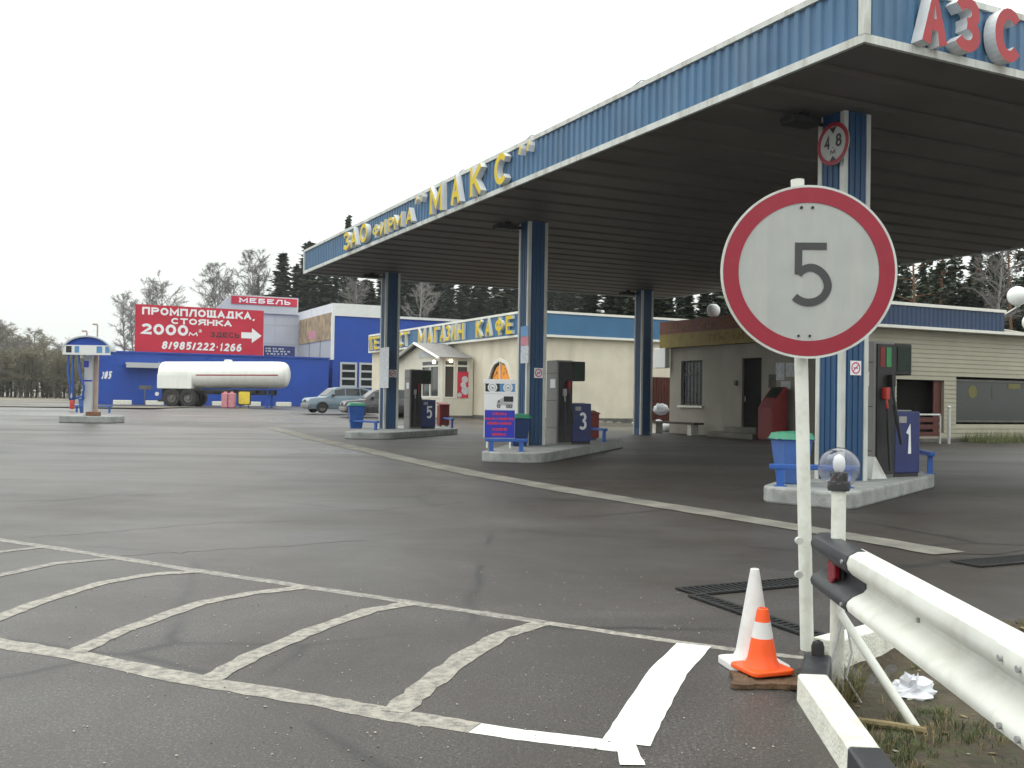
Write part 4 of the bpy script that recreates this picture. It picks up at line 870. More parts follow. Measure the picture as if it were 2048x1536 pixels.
def kiosk_mark(b, y, wd, z, h, x, mi):                 # one stroke-built mark: uprights with a bar
    s = wd * .24; k = rr.randint(0, 3)
    b.box(x, x + .006, y - s, y, z, z + h, mi)
    if k != 1: b.box(x, x + .006, y - wd, y - wd + s, z, z + h * (1 if k < 3 else .5), mi)
    b.box(x, x + .006, y - wd + (s if k != 1 else 0), y - s, z + h * (.4, .78, 0, .36)[k], z + h * (.62, 1, .22, .6)[k], mi)
b = MB(); rr = random.Random(12); y = QYE - .2
while y > QY + .6:                                     # lettering too dark to read: rows of separate marks
    wd = rr.uniform(.2, .34); kiosk_mark(b, y, wd, 4.22, .26, QX - .312, 1); y -= wd + rr.choice((.08, .1, .12, .4))
b.build('upper_lettering', ['kiosk_mark_ochre', 'kiosk_mark_rust'], sg); b = MB(); y = QYE - 3.0
while y > QY + 1.2:
    wd = rr.uniform(.18, .3); kiosk_mark(b, y, wd, 3.68, .28, QX - .307, 0); y -= wd + rr.choice((.09, .09, .3))
b.build('lower_lettering', ['kiosk_mark_ochre', 'kiosk_mark_rust'], sg)
fr = MB(); a0, a1, z0, z1 = WQ
for q in ((a0, a0 + .07, z0, z1), (a1 - .07, a1, z0, z1), (a0 + .07, a1 - .07, z0, z0 + .07), (a0 + .07, a1 - .07, z1 - .07, z1), (a0 + .07, a1 - .07, 2.40, 2.47)): fr.box(QX + .08, QX + .16, *q[:2], *q[2:])
wf = fr.build('window', 'plinth', kio); b = MB(); b.box(QX + .115, QX + .125, a0 + .07, a1 - .07, z0 + .07, z1 - .07); b.build('pane', 'glass_dark', wf)
b = MB(); b.box(QX - .10, QX + .08, a0 - .1, a1 + .1, z0 - .08, z0); b.build('sill', 'kerb_white', wf)
b = MB()
for k in range(6): yy = a0 + .14 + k * (a1 - a0 - .28) / 5; b.tube([(QX + .05, yy, z0 + .01), (QX + .05, yy, z1)], .012, 6)
b.build('window_bars', 'dark_steel', wf)
b = MB(); b.box(QX + .10, QX + .16, DQ[0], DQ[1], DQ[2], DQ[3]); dr = b.build('door', 'door_dark', kio)
b = MB(); b.tube([(QX + .06, DQ[1] - .12, 1.35), (QX + .06, DQ[1] - .12, 1.55)], .02, 6); b.build('handle', 'frame_grey', dr)
b = MB(); b.box(QX - .06, QX - .001, ky_(1473) - .07, ky_(1473) + .07, 1.95, 2.15); b.build('door_bell', 'pump_black', kio)
b = MB(); b.box(QX - .9, QX - .001, DQ[0] - .6, DQ[1] + .9, 0, .20); b.box(QX - .5, QX - .001, DQ[0] - .3, DQ[1] + .4, .201, .40); b.build('steps', 'concrete_band', kio, bevel=.02)
b = MB(); rr = random.Random(2); pc = ky_(1565, 740)
b.box(QX - .02, QX - .001, pc - .75, pc + .8, 1.75, 2.85); nb_ = b.build('notice_board', 'wall_kiosk', kio)
for dy_, dz, w_, h_, m_ in ((-.45, 2.5, .5, .5, 'poster_pale'), (.1, 2.45, .45, .62, 'poster_pale'), (.5, 2.1, .4, .5, 'plinth'), (-.2, 1.95, .5, .3, 'poster_pale')):
    b = MB(); b.box(QX - .026, QX - .021, pc + dy_ - w_ / 2, pc + dy_ + w_ / 2, dz - h_ / 2, dz + h_ / 2); b.build('notice_sheet', m_, nb_)
b = MB(); b.box(d0, d1, QY + .5, QY + .55, .35, zd1); b.build('entrance_recess', 'door_dark', kio)
b = MB(); b.box(d1 - .42, d1 - .02, QY + .1, QY + .16, .35, zd1 - .02); b.build('door', 'door_red', kio)
fr = MB(); z0, z1 = .72, zg1 - .02; xe = KE - .3
for q in ((g0_, g0_ + .07, z0, z1), (xe - .07, xe, z0, z1), (g0_ + .07, xe - .07, z0, z0 + .07), (g0_ + .07, xe - .07, z1 - .07, z1)): fr.box(q[0], q[1], QY + .02, QY + .1, q[2], q[3])
wf = fr.build('window', 'plinth', kio); b = MB(); b.box(g0_ + .07, xe - .07, QY + .05, QY + .06, z0 + .07, z1 - .07); b.build('pane', 'glass_murky', wf)
M('sticker_yellow', (.12, .11, .02), .4); b = MB(); disc(b, (g0_ + .95, QY + .045, 1.85), .24, -Y, .003, 0, 24); b.box(g0_ + 2.9, g0_ + 3.6, QY + .04, QY + .046, 2.0, 2.2); b.box(g0_ + 2.0, g0_ + 2.35, QY + .04, QY + .046, 1.6, 2.05, 1); b.build('window_stickers', ['sticker_yellow', 'glass_murky'], wf)
b = MB(); b.box(QX, KE, QY - .05, QY - .023, -.1, .12); b.build('plinth', 'plinth', kio)
# steps railing, red terminal, lamps, bench, gate
t = thing('stair_railing', 'low white and red railing before the dark kiosk entrance', 'railing', (d1 - .4, QY - 1.2, 0))
b = MB(); x0, z0 = ky(1822, 832, QY - 1.2); x1, _ = ky(1880, 832, QY - 1.2); b.tube([(x0, QY - 1.2, 1.0), (x1, QY - 1.2, 1.0)], .035, 8); b.build('handrail', 'trim', t)
for q in (x0 + .1, x1):
    b = MB(); b.tube([(q, QY - 1.2, 0), (q, QY - 1.2, .97)], .04, 8); b.build('post', 'trim', t)
b = MB()
for z_ in (.25, .5, .75): b.box(x0 + .14, x1 - .04, QY - 1.22, QY - 1.18, z_, z_ + .16)
b.build('board', 'door_red', t)
x1, _ = ky(1898, 860, QY - 1.5); b = MB(); b.tube([(x1, QY - 1.5, 0), (x1, QY - 1.5, 1.25)], .05, 8); b.lathe([(.07, 1.25), (.07, 1.28), (.02, 1.32)], (x1, QY - 1.5, 0), 10); tag(b.build('bollard', 'trim', at=(x1, QY - 1.5, 0)), 'slim white post beside the kiosk entrance railing', 'bollard')
ty = kx(1547, 870, QX - .55)[0]; t = thing('payment_terminal', 'dark red payment terminal with slanted top beside the kiosk door', 'terminal', (QX - .6, ty, 0))
b = MB(); pr = [(-.95, .05), (-.25, .05), (-.25, 1.85), (-.35, 1.9), (-.70, 1.5), (-.95, 1.15)]; b.ext([(p[0], p[1]) for p in pr], (QX, ty - .36, 0), X, Z, Y, .72); b.build('cabinet', 'sand_red', t, bevel=.02)
b = MB(); b.add([(QX - .705, ty - .28, 1.515), (QX - .705, ty + .28, 1.515), (QX - .385, ty + .28, 1.875), (QX - .385, ty - .28, 1.875)], [(0, 1, 2, 3)]); b.build('screen', 'screen', t)
b = MB(); b.box(QX - .9, QX - .3, ty - .3, ty + .3, 0, .05); b.build('base', 'pump_black', t)
def globe(c, r, lab, arm):
    t = thing('globe_lamp', lab, 'lamp', c, group='milk glass globe lamps on the kiosk')
    b = MB(); b.lathe([(.01, -r)] + [(r * math.cos(a), r * math.sin(a)) for a in [math.pi * (k / 14 - .5) for k in range(1, 14)]] + [(.01, r)], c, 24); b.build('globe', 'milk_globe', t)
    b = MB(); b.tube(arm, .03, 8); b.lathe([(.09, -r - .05), (.10, -r + .04)], c, 12); b.build('bracket', 'trim', t)
gy, gzz = kx(1427, 621, QX - .1); globe((QX - .1, gy, gzz), .26, 'round white globe lamp above the yellow and red signboard', [(QX - .1, gy, gzz - .3), (QX - .12, gy, 4.62)])
gx, gzz = ky(2035, 592, QY - .3); globe((gx, QY - .3, gzz), .37, 'large white globe lamp off the end of the blue kiosk fascia', [(gx, QY - .3, gzz - .4), (gx - .2, QY - .3, gzz - .5), (fe, QY - .2, 4.75)])
gx, gzz = ky(2064, 645, QY + .1); globe((gx, QY + .1, gzz), .36, 'white globe lamp cut by the frame edge below the large globe', [(gx, QY + .1, gzz - .4), (gx - .2, QY + .1, gzz - .45), (fe + .02, QY + .2, 4.3)])
y0, z1 = kx(1311, 697, QX - .2); y1, z0 = kx(1334, 736, QX - .2); b = MB(); b.box(QX - .3, QX - .05, min(y0, y1), max(y0, y1), z0, z1); t = b.build('box_sign', 'milk_globe', at=(QX - .2, y0, z0), bevel=.03); tag(t, 'blank cream box sign sticking out at the end of the pay kiosk', 'sign')
t = thing('bench', 'low dark bench on white legs against the kiosk wall', 'bench', (QX - .7, 24.3, 0))
b = MB(); b.box(QX - .95, QX - .5, 22.6, 25.8, .42, .50); b.build('seat', 'bark_dark', t)
for yy in (23.0, 25.4):
    b = MB(); b.box(QX - .9, QX - .55, yy - .12, yy + .12, 0, .42); b.build('leg', 'kerb_white', t)
yg = 30.5; x0, _ = ky(1300, 760, yg); x1, _ = ky(1352, 760, yg); gt = thing('yard_gate', 'dull maroon metal gate between the shop and the kiosk', 'gate', ((x0 + x1) / 2, yg, 0))
corrugated((x0, yg, 0), (1, 0, 0), (0, -1, 0), x1 - x0, .05, 2.45, .15, .03).build('gate_leaf', 'door_red', gt)
for q in (x0, x1):
    b = MB(); b.box(q - .06, q + .06, yg + .01, yg + .13, 0, 2.55); b.build('post', 'plinth', gt)
rr = random.Random(21)
for k, (px_, py_, s, lab) in enumerate(((1322, 812, .5, 'pale grey plastic sack heaped before the maroon gate'), (1318, 838, .35, 'small white sack of rubbish beside the bench end'), (1333, 850, .4, 'white torn sack lying on the ground near the bench'))):
    xx, zz = ky(px_, py_ + 14, 27.3 - k * .4); b = MB(); vs = []; n, m_ = 9, 14; rings = []
    for i in range(n):
        a = math.pi * (i + .5) / n; rings.append([Vector((xx, 27.3 - k * .4, max(0.0, zz - .1))) + Vector((s * .7 * math.sin(a) * math.cos(2 * math.pi * j / m_), s * .6 * math.sin(a) * math.sin(2 * math.pi * j / m_), s * (.9 - .9 * math.cos(a)) * .55)) * (1 + .3 * noise.noise((i * .8, j * .9, k * 7))) for j in range(m_)])
    b.ring_loft(rings); o = b.build('rubbish_sack', ['panel_grey', 'rag', 'rag'][k], at=(xx, 27.3 - k * .4, max(0, zz - .1))); tag(o, lab, 'sack')
# rubble and weeds along the foot of the shop's end wall
for k in range(26):
    xx = FX + .5 + rr.uniform(0, 7.0); yy = FY - rr.uniform(.2, 1.6); s = rr.uniform(.08, .26); rings = []
    if k > 0: pass
    b = MB()
    for i in range(5):
        a = math.pi * (i + .5) / 5; rings.append([Vector((xx, yy, s * .4)) + Vector((s * 1.4 * math.sin(a) * math.cos(j * .9), s * math.sin(a) * math.sin(j * .9), -s * .6 * math.cos(a))) * (1 + .4 * noise.noise((i, j, k))) for j in range(7)])
    b.ring_loft(rings, 0, False); o = b.build('rubble_stone', 'concrete_band' if k % 3 else 'kerb_white', at=(xx, yy, 0)); tag(o, 'broken stone block lying along the shop end wall', 'stone', 'rubble stones along the shop end wall')
# ------------------------------------------------------------------ blue industrial building, its boards and the tank trailer
WY = 86.5; GF = .25
bx0, _ = ky(196, 760, WY); bx1, _ = ky(657, 760, WY); _, wz = ky(430, 711, WY)
ind = thing('industrial_building', 'bright blue industrial building with taller grey panelled block and white parapet', 'building', (bx0, WY, 0))
b = MB(); b.box(bx0, bx1, WY, WY + 22, 0, wz); b.build('low_wall', 'industrial_blue', ind)
b = MB(); b.box(bx0 - .08, bx1 + .08, WY - .1, WY + 22, wz, wz + .14); b.build('low_parapet', 'industrial_blue', ind)
ax0, z1 = ky(250, 725, WY); ax1, z0 = ky(324, 736, WY)
b = MB(); b.box(ax0, ax1, WY - 1.2, WY - .01, z1 - .12, z1); b.box(ax0, ax1, WY - 1.25, WY - 1.2, z0 - .05, z1); b.build('awning', 'panel_grey', ind)
b = MB(); b.box(ax0 + .2, ax1, WY - .015, WY - .005, .3, z0 - .1); b.build('gate', 'industrial_blue', ind)
xa, zt = ky(200, 742, WY); xb, zb = ky(226, 758, WY)
b = MB(); words_(b, '105', (xa + .1, WY - .01, zb), X, Z, -Y, xb - xa - .3, zt - zb, .01, .2, shear=.2); b.build('wall_number', 'board_white', ind)
UY = WY + 1.2; ux, _ = ky(666, 690, UY); _, uz = ky(664, 606, UY); UD = 13.5
b = MB(); b.box(ux - 10.5, ux, UY + UD, UY + UD + 7, 3, uz - .3); b.build('rear_block', 'panel_grey', ind)
xe, _ = ky(592, 690, UY + UD); lx0, pz1 = ky(462, 589, UY + UD); 
b = MB()
for k in range(1, 4): q = ux - 2.7 * k; b.box(q - .03, q + .03, UY + UD - .02, UY + UD - .0, 5, uz)
for z_ in (6.9, 9.0): b.box(ux - 10.5, ux, UY + UD - .018, UY + UD, z_ - .03, z_ + .03)
b.build('panel_joints', 'panel_shade', ind)
b = MB(); b.box(ux, ux + 4.9, UY + .02, UY + UD, 0, uz - 1.2); b.box(ux - .0, ux + .0 + 30, UY + 6, UY + 20, 0, uz - .75, 0); b.build('blue_block', 'industrial_blue', ind)
b = MB(); b.box(ux - .1, ux + 5.1, UY - .1, UY + UD + 1, uz - 1.25, uz); b.build('white_parapet', 'panel_white', ind)
b = MB(); b.box(ux + 5.1, ux + 30, UY + 5.8, UY + 20, uz - .74, uz - .48); b.build('roof_edge', 'panel_white', ind)
b = MB(); b.box(ux - .06, ux - .02, UY + .02, UY + UD - .1, wz, uz - 1.25); b.build('side_panels', 'panel_shade', ind)
b = MB(); b.box(ux - .16, ux + .10, UY - .09, UY + .25, wz, uz - 1.25); b.build('corner_trim', 'panel_white', ind)
b = MB()
for k in (4.5, 8.8): b.box(ux - .09, ux - .061, UY + k - .05, UY + k + .05, wz, uz - 1.3)
b.build('side_joints', 'plinth', ind)
b = MB(); b.box(ux - .14, ux - .09, UY + .3, UY + UD - .3, uz - 3.6, uz - .9); b.box(ux - .15, ux - .141, UY + 6, UY + 9, uz - 3.2, uz - 2.4, 1); bn = b.build('tan_banner', ['tan_sign', 'pinkish'], ind)
b = MB(); b.ext([(lx0 - 1.9, uz - .3), (xe + .1, uz - .3), (xe + .1, pz1), (lx0, pz1)], (0, UY + UD - .3, 0), X, Z, Y, .3); b.build('sign_parapet', 'panel_grey', ind)
sx0, sz1 = ky(463, 591, UY + UD - .4); sx1, sz0 = ky(594, 614, UY + UD - .4)
t = thing('furniture_sign', 'red sign with white capital lettering МЕБЕЛЬ on the grey parapet', 'sign', (sx0, UY + UD - .4, sz0))
b = MB(); b.box(sx0, sx1, UY + UD - .4, UY + UD - .301, sz0, sz1); b.build('panel', 'sign_red', t)
b = MB(); words_(b, 'МЕБЕЛЬ', (sx0 + .85, UY + UD - .41, sz0 + .17), X, Z, -Y, sx1 - sx0 - 1.6, sz1 - sz0 - .34, .02, .24, serif=True, gap=.3); b.build('lettering', 'board_white', t)
# windows of the side yard front beyond the low wall corner
vx0, vz1 = ky(680, 724, UY + .0); vx1, vz0 = ky(752, 776, UY)
for k in range(2):
    a = vx0 + k * (vx1 - vx0) * .52; c = a + (vx1 - vx0) * .46; m = MB()
    for q in ((a, a + .2, vz0, vz1), (c - .2, c, vz0, vz1)): m.box(q[0], q[1], UY - .12, UY - .0, q[2], q[3])
    for j in range(4): z_ = vz0 + (vz1 - vz0 - .2) * j / 3; m.box(a + .2, c - .2, UY - .1, UY, z_, z_ + .2)
    wf = m.build('window', 'panel_grey', ind); m = MB(); m.box(a + .1, c - .1, UY - .03, UY - .02, vz0 + .1, vz1 - .1); m.build('pane', 'glass_dark', wf)
# billboard on the low roof
BY = WY + .3; qx0, qz1 = ky(271, 608, BY); qx1, qz0 = ky(526, 712, BY); qz0 = wz + .15; BW, BH = qx1 - qx0, qz1 - qz0
t = thing('billboard', 'large red billboard with white lettering, phone number and arrow on the low blue roof', 'billboard', (qx0, BY, qz0))
b = MB(); b.box(qx0, qx1, BY, BY + .12, qz0, qz1); pn = b.build('panel', 'sign_red', t)
b = MB()
for k in range(6): q = qx0 + .3 + (BW - .6) * k / 5; b.box(q - .06, q + .06, BY + .121, BY + .25, qz0 - .14, qz1 - .2); b.tube([(q, BY + .2, qz1 - .4), (q, BY + 2.2, qz0 - .1)], .05, 6)
b.build('support_frame', 'frame_grey', t)
def bt(s, u0, u1, v0, v1, mat='board_white', bold=.25, shear=0, serif=True, gap=.17): m = MB(); words_(m, s, (qx0 + BW * u0, BY - .005, qz0 + BH * v0), X, Z, -Y, BW * (u1 - u0), BH * (v1 - v0), .02, bold, serif=serif, gap=gap, shear=shear); m.build('lettering', mat, t)
bt('ПРОМПЛОЩАДКА,', .05, .93, .79, .95); bt('СТОЯНКА', .27, .74, .615, .745); bt('2000', .045, .40, .37, .60, bold=.25, gap=.16); bt('м', .405, .475, .375, .455, bold=.26); bt('2', .48, .505, .46, .52, bold=.26); bt('ЗДЕСЬ', .57, .805, .37, .48, 'board_black', bold=.2); bt('8/985/222-1266', .20, .82, .07, .24, bold=.22, shear=.15, gap=.24)
m = MB(); m.ext([(0, .3), (.52, .3), (.52, 0), (1, .5), (.52, 1), (.52, .7), (0, .7)], (qx0 + BW * .82, BY, qz0 + BH * .27), X * (BW * .165), Z * (BH * .33), -Y, .02); m.build('arrow', 'board_white', t)
cx0, cz1 = ky(528, 691, BY + .5); cx1, _ = ky(590, 691, BY + .5)
t = thing('rental_banner', 'small dark blue banner with white lines right of the red billboard', 'banner', (cx0, BY + .5, wz + .14))
b = MB(); b.box(cx0, cx1, BY + .5, BY + .56, wz + .14, cz1); b.build('panel', 'pump_blue', t)
b = MB(); rr = random.Random(4)
for j, (u0, u1) in enumerate(((.05, .6), (.05, .85), (.1, .7), (.3, .95))):
    x = cx0 + (cx1 - cx0) * u0
    while x < cx0 + (cx1 - cx0) * u1: wd = rr.uniform(.12, .3); z_ = cz1 - .2 - j * .25; b.box(x, x + wd, BY + .49, BY + .499, z_ - .14, z_); x += wd + rr.choice((.08, .2))
b.build('lettering', 'panel_grey', t)
# whitewashed kerb stones, sign on a pole along the wall foot
for k, (a, c) in enumerate(((226, 263), (291, 327), (424, 452), (488, 521), (552, 582))):
    x0, _ = ky(a, 808, WY - 1.5); x1, _ = ky(c, 808, WY - 1.5); p0 = k2w((x0, WY - 1.5, 0)); g = gz(p0.x, p0.y); m = MB(); m.box(x0, x1, WY - 1.7, WY - 1.35, g - .1, g + .38); o = m.build('kerb_stone', 'kerb_white', at=(x0, WY - 1.5, g), bevel=.05)
    tag(o, ['whitewashed kerb stone by the blue wall nearest the gas filling post', 'whitewashed kerb stone by the blue wall just behind the trailer tail', 'whitewashed kerb stone left of the yellow board', 'whitewashed kerb stone behind the yellow board', 'whitewashed kerb stone between the trailer nose and the hatchback'][k], 'kerb stone', 'whitewashed kerb stones along the blue wall')
x0, z1 = ky(290, 771, WY - 1); m = thing('pole_sign', 'thin dark pole with small plate against the blue wall left of the trailer', 'sign', (x0, WY - 1, GF))
b = MB(); b.tube([(x0, WY - 1, GF), (x0, WY - 1, z1)], .05, 6); b.build('pole', 'plinth', m)
b = MB(); b.box(x0 - .5, x0 + .5, WY - 1.08, WY - 1.05, z1 - .35, z1); b.build('plate', 'plinth', m)

# tank trailer (authored along its own axis: x forward to the right)
TP = D(450, 800, 80); tA = R_(-3.5); g = gz(TP.x, TP.y)
trl = local('tank_trailer', 'long white tank trailer with dark red stripe parked without its tractor before the blue wall', 'tank trailer', (TP.x, TP.y, g), tA)
TS = 80 / FPX
def tx(px): return (px - 450) * TS
def tz(py): return 1.35 + (787.1 - py) * TS - g
ra = (tz(724) - tz(778)) / 2; zc = (tz(724) + tz(778)) / 2
rings = []
for x, k in ((tx(322), .9), (tx(323.5), .975), (tx(327), 1), (tx(391), 1), (tx(545), 1), (tx(562), .985), (tx(570), .93), (tx(575), .8), (tx(578), .55), (tx(579.5), .2)):
    rings.append([Vector((x, 1.15 * k * math.cos(a), zc + (x - tx(391)) * .013 + ra * k * math.sin(a))) for a in [2 * math.pi * j / 36 for j in range(36)]])
b = MB(); b.ring_loft(rings); b.build('tank', 'tank_white', trl)
b = MB(); b.box(tx(322), tx(392), -1.158, 1.158, tz(779), zc + .02); b.build('valve_cabinet', 'tank_white', trl, bevel=.05, seg=3)
for q in (424, 470, 516, 556):
    b = MB(); k_ = 1.004; rr_ = [[Vector((tx(q) + e, 1.15 * k_ * math.cos(a), zc + (tx(q) - tx(391)) * .013 + ra * k_ * math.sin(a))) for a in [2 * math.pi * j / 36 for j in range(36)]] for e in (-.025, .025)]; b.ring_loft(rr_, 0, True, False); b.build('weld_band', 'panel_white', trl)
b = MB(); b.lathe([(.32, ra - .06), (.32, ra + .10), (.26, ra + .13), (.02, ra + .15)], (tx(455), 0, zc + .05), 20); b.build('manhole', 'panel_white', trl)
b = MB()
for s in (-.25, .25): b.tube([(tx(321), s - .5, tz(782)), (tx(321), s - .5, tz(726))], .025, 6)
for k in range(7): z_ = tz(780) + k * .3; b.tube([(tx(321), -.75, z_), (tx(321), -.25, z_)], .018, 6)
b.build('ladder', 'frame_grey', trl)
b = MB()
for k in range(24):
    xa, xb = tx(400 + k * 6.9), tx(406.9 + k * 6.9)
    for (a0, a1) in ((R_(-4), R_(1)),):
        zz0 = zc + (xa - tx(391)) * .013; zz1 = zc + (xb - tx(391)) * .013
        b.add([(xa, -1.156 * math.cos(a0), zz0 + ra * 1.005 * math.sin(a0)), (xb, -1.156 * math.cos(a0), zz1 + ra * 1.005 * math.sin(a0)), (xb, -1.156 * math.cos(a1), zz1 + ra * 1.005 * math.sin(a1)), (xa, -1.156 * math.cos(a1), zz0 + ra * 1.005 * math.sin(a1))], [(0, 1, 2, 3)])
b.build('stripe', 'tank_stripe', trl)
b = MB(); b.box(tx(326), tx(552), -.5, -.38, tz(789), tz(779)); b.box(tx(326), tx(552), .38, .5, tz(789), tz(779))
for k in range(6): q = tx(335 + k * 40); b.box(q - .06, q + .06, -.379, .379, tz(788), tz(780))
b.box(tx(324), tx(345), -1.1, 1.1, tz(805), tz(800)); b.box(tx(327), tx(331), -.6, .6, tz(800), tz(789)); b.build('chassis', 'dark_steel', trl)
for q in (386, 352):
    for s in (-1, 1):
        b = MB(); r_ = 17.5 * TS; c = (tx(q), s * .98, r_); b.lathe([(r_ * .55, -.26), (r_ * .93, -.26), (r_, -.2), (r_, .2), (r_ * .93, .26), (r_ * .55, .26)], c, 28, 0, 'Y', False); ty_ = b.build('wheel', 'tyre', trl)
        b = MB(); b.lathe([(r_ * .56, -.12), (r_ * .5, -.18), (r_ * .25, -.10), (r_ * .22, -.24), (r_ * .05, -.25)], c, 20, 0, 'Y'); b.lathe([(r_ * .56, .12), (r_ * .5, .18), (r_ * .05, .2)], c, 20, 0, 'Y'); b.build('rim', 'hub', ty_)
b = MB(); b.box(tx(362), tx(412), -1.2, -.72, tz(782.5), tz(780.5)); b.box(tx(362), tx(412), .72, 1.2, tz(782.5), tz(780.5)); b.build('mudguard', 'dark_steel', trl)
for s in (-.6, .6):
    b = MB(); b.tube([(tx(542), s, tz(779)), (tx(540), s, .06)], .07, 8); b.box(tx(536), tx(544), s - .15, s + .15, 0, .06); b.build('landing_leg', 'industrial_blue', trl)
b = MB(); b.box(tx(430), tx(475), -1.0, -.6, tz(784), tz(779)); b.box(tx(495), tx(520), -1.0, -.6, tz(786), tz(779)); b.build('hose_tray', 'dark_steel', trl)
b = MB(); disc(b, (tx(323), -1.15, tz(790)), .16, -Y, .06, 0, 16); b.build('rear_lamp', 'cone_white', trl)
# pink containers and yellow board on the ground in front
p = D(457, 812, 76); g = gz(p.x, p.y); S = 76 / FPX
for k, q in enumerate((-6.5, 6.5)):
    t = local('pink_container', ['pink upright plastic container left of its twin before the trailer', 'pink upright plastic container beside the yellow board'][k], 'container', (p.x + q * S, p.y + k * .05, g), 0, 'pink containers before the trailer')
    b = MB(); b.box(-6 * S, 6 * S, -.3, .3, .02, 30 * S); b.build('body', 'pinkish', t, bevel=.06)
    b = MB(); b.box(-3 * S, 3 * S, -.1, .1, 30 * S, 32.5 * S); b.build('cap', 'pinkish', t, bevel=.03)
p = D(488, 808, 76.5); t = local('yellow_board', 'yellow rounded board on a dark frame in front of the trailer', 'sign board', (p.x, p.y, gz(p.x, p.y)), 0)
b = MB(); P = rounded([Vector((-11 * S, 8 * S)), Vector((11 * S, 8 * S)), Vector((11 * S, 33 * S)), Vector((-11 * S, 33 * S))], .12); b.ext(P, (0, 0, 0), X, Z, Y, .08); b.build('plate', 'sign_yellow', t)
b = MB(); P = rounded([Vector((-13 * S, 6 * S)), Vector((13 * S, 6 * S)), Vector((13 * S, 35 * S)), Vector((-13 * S, 35 * S))], .15); b.ext(P, (0, .081, 0), X, Z, Y, .06)
for s in (-1, 1): b.tube([(s * .3, .1, 7 * S), (s * .35, .1, 0)], .03, 6)
b.build('frame', 'board_black', t)

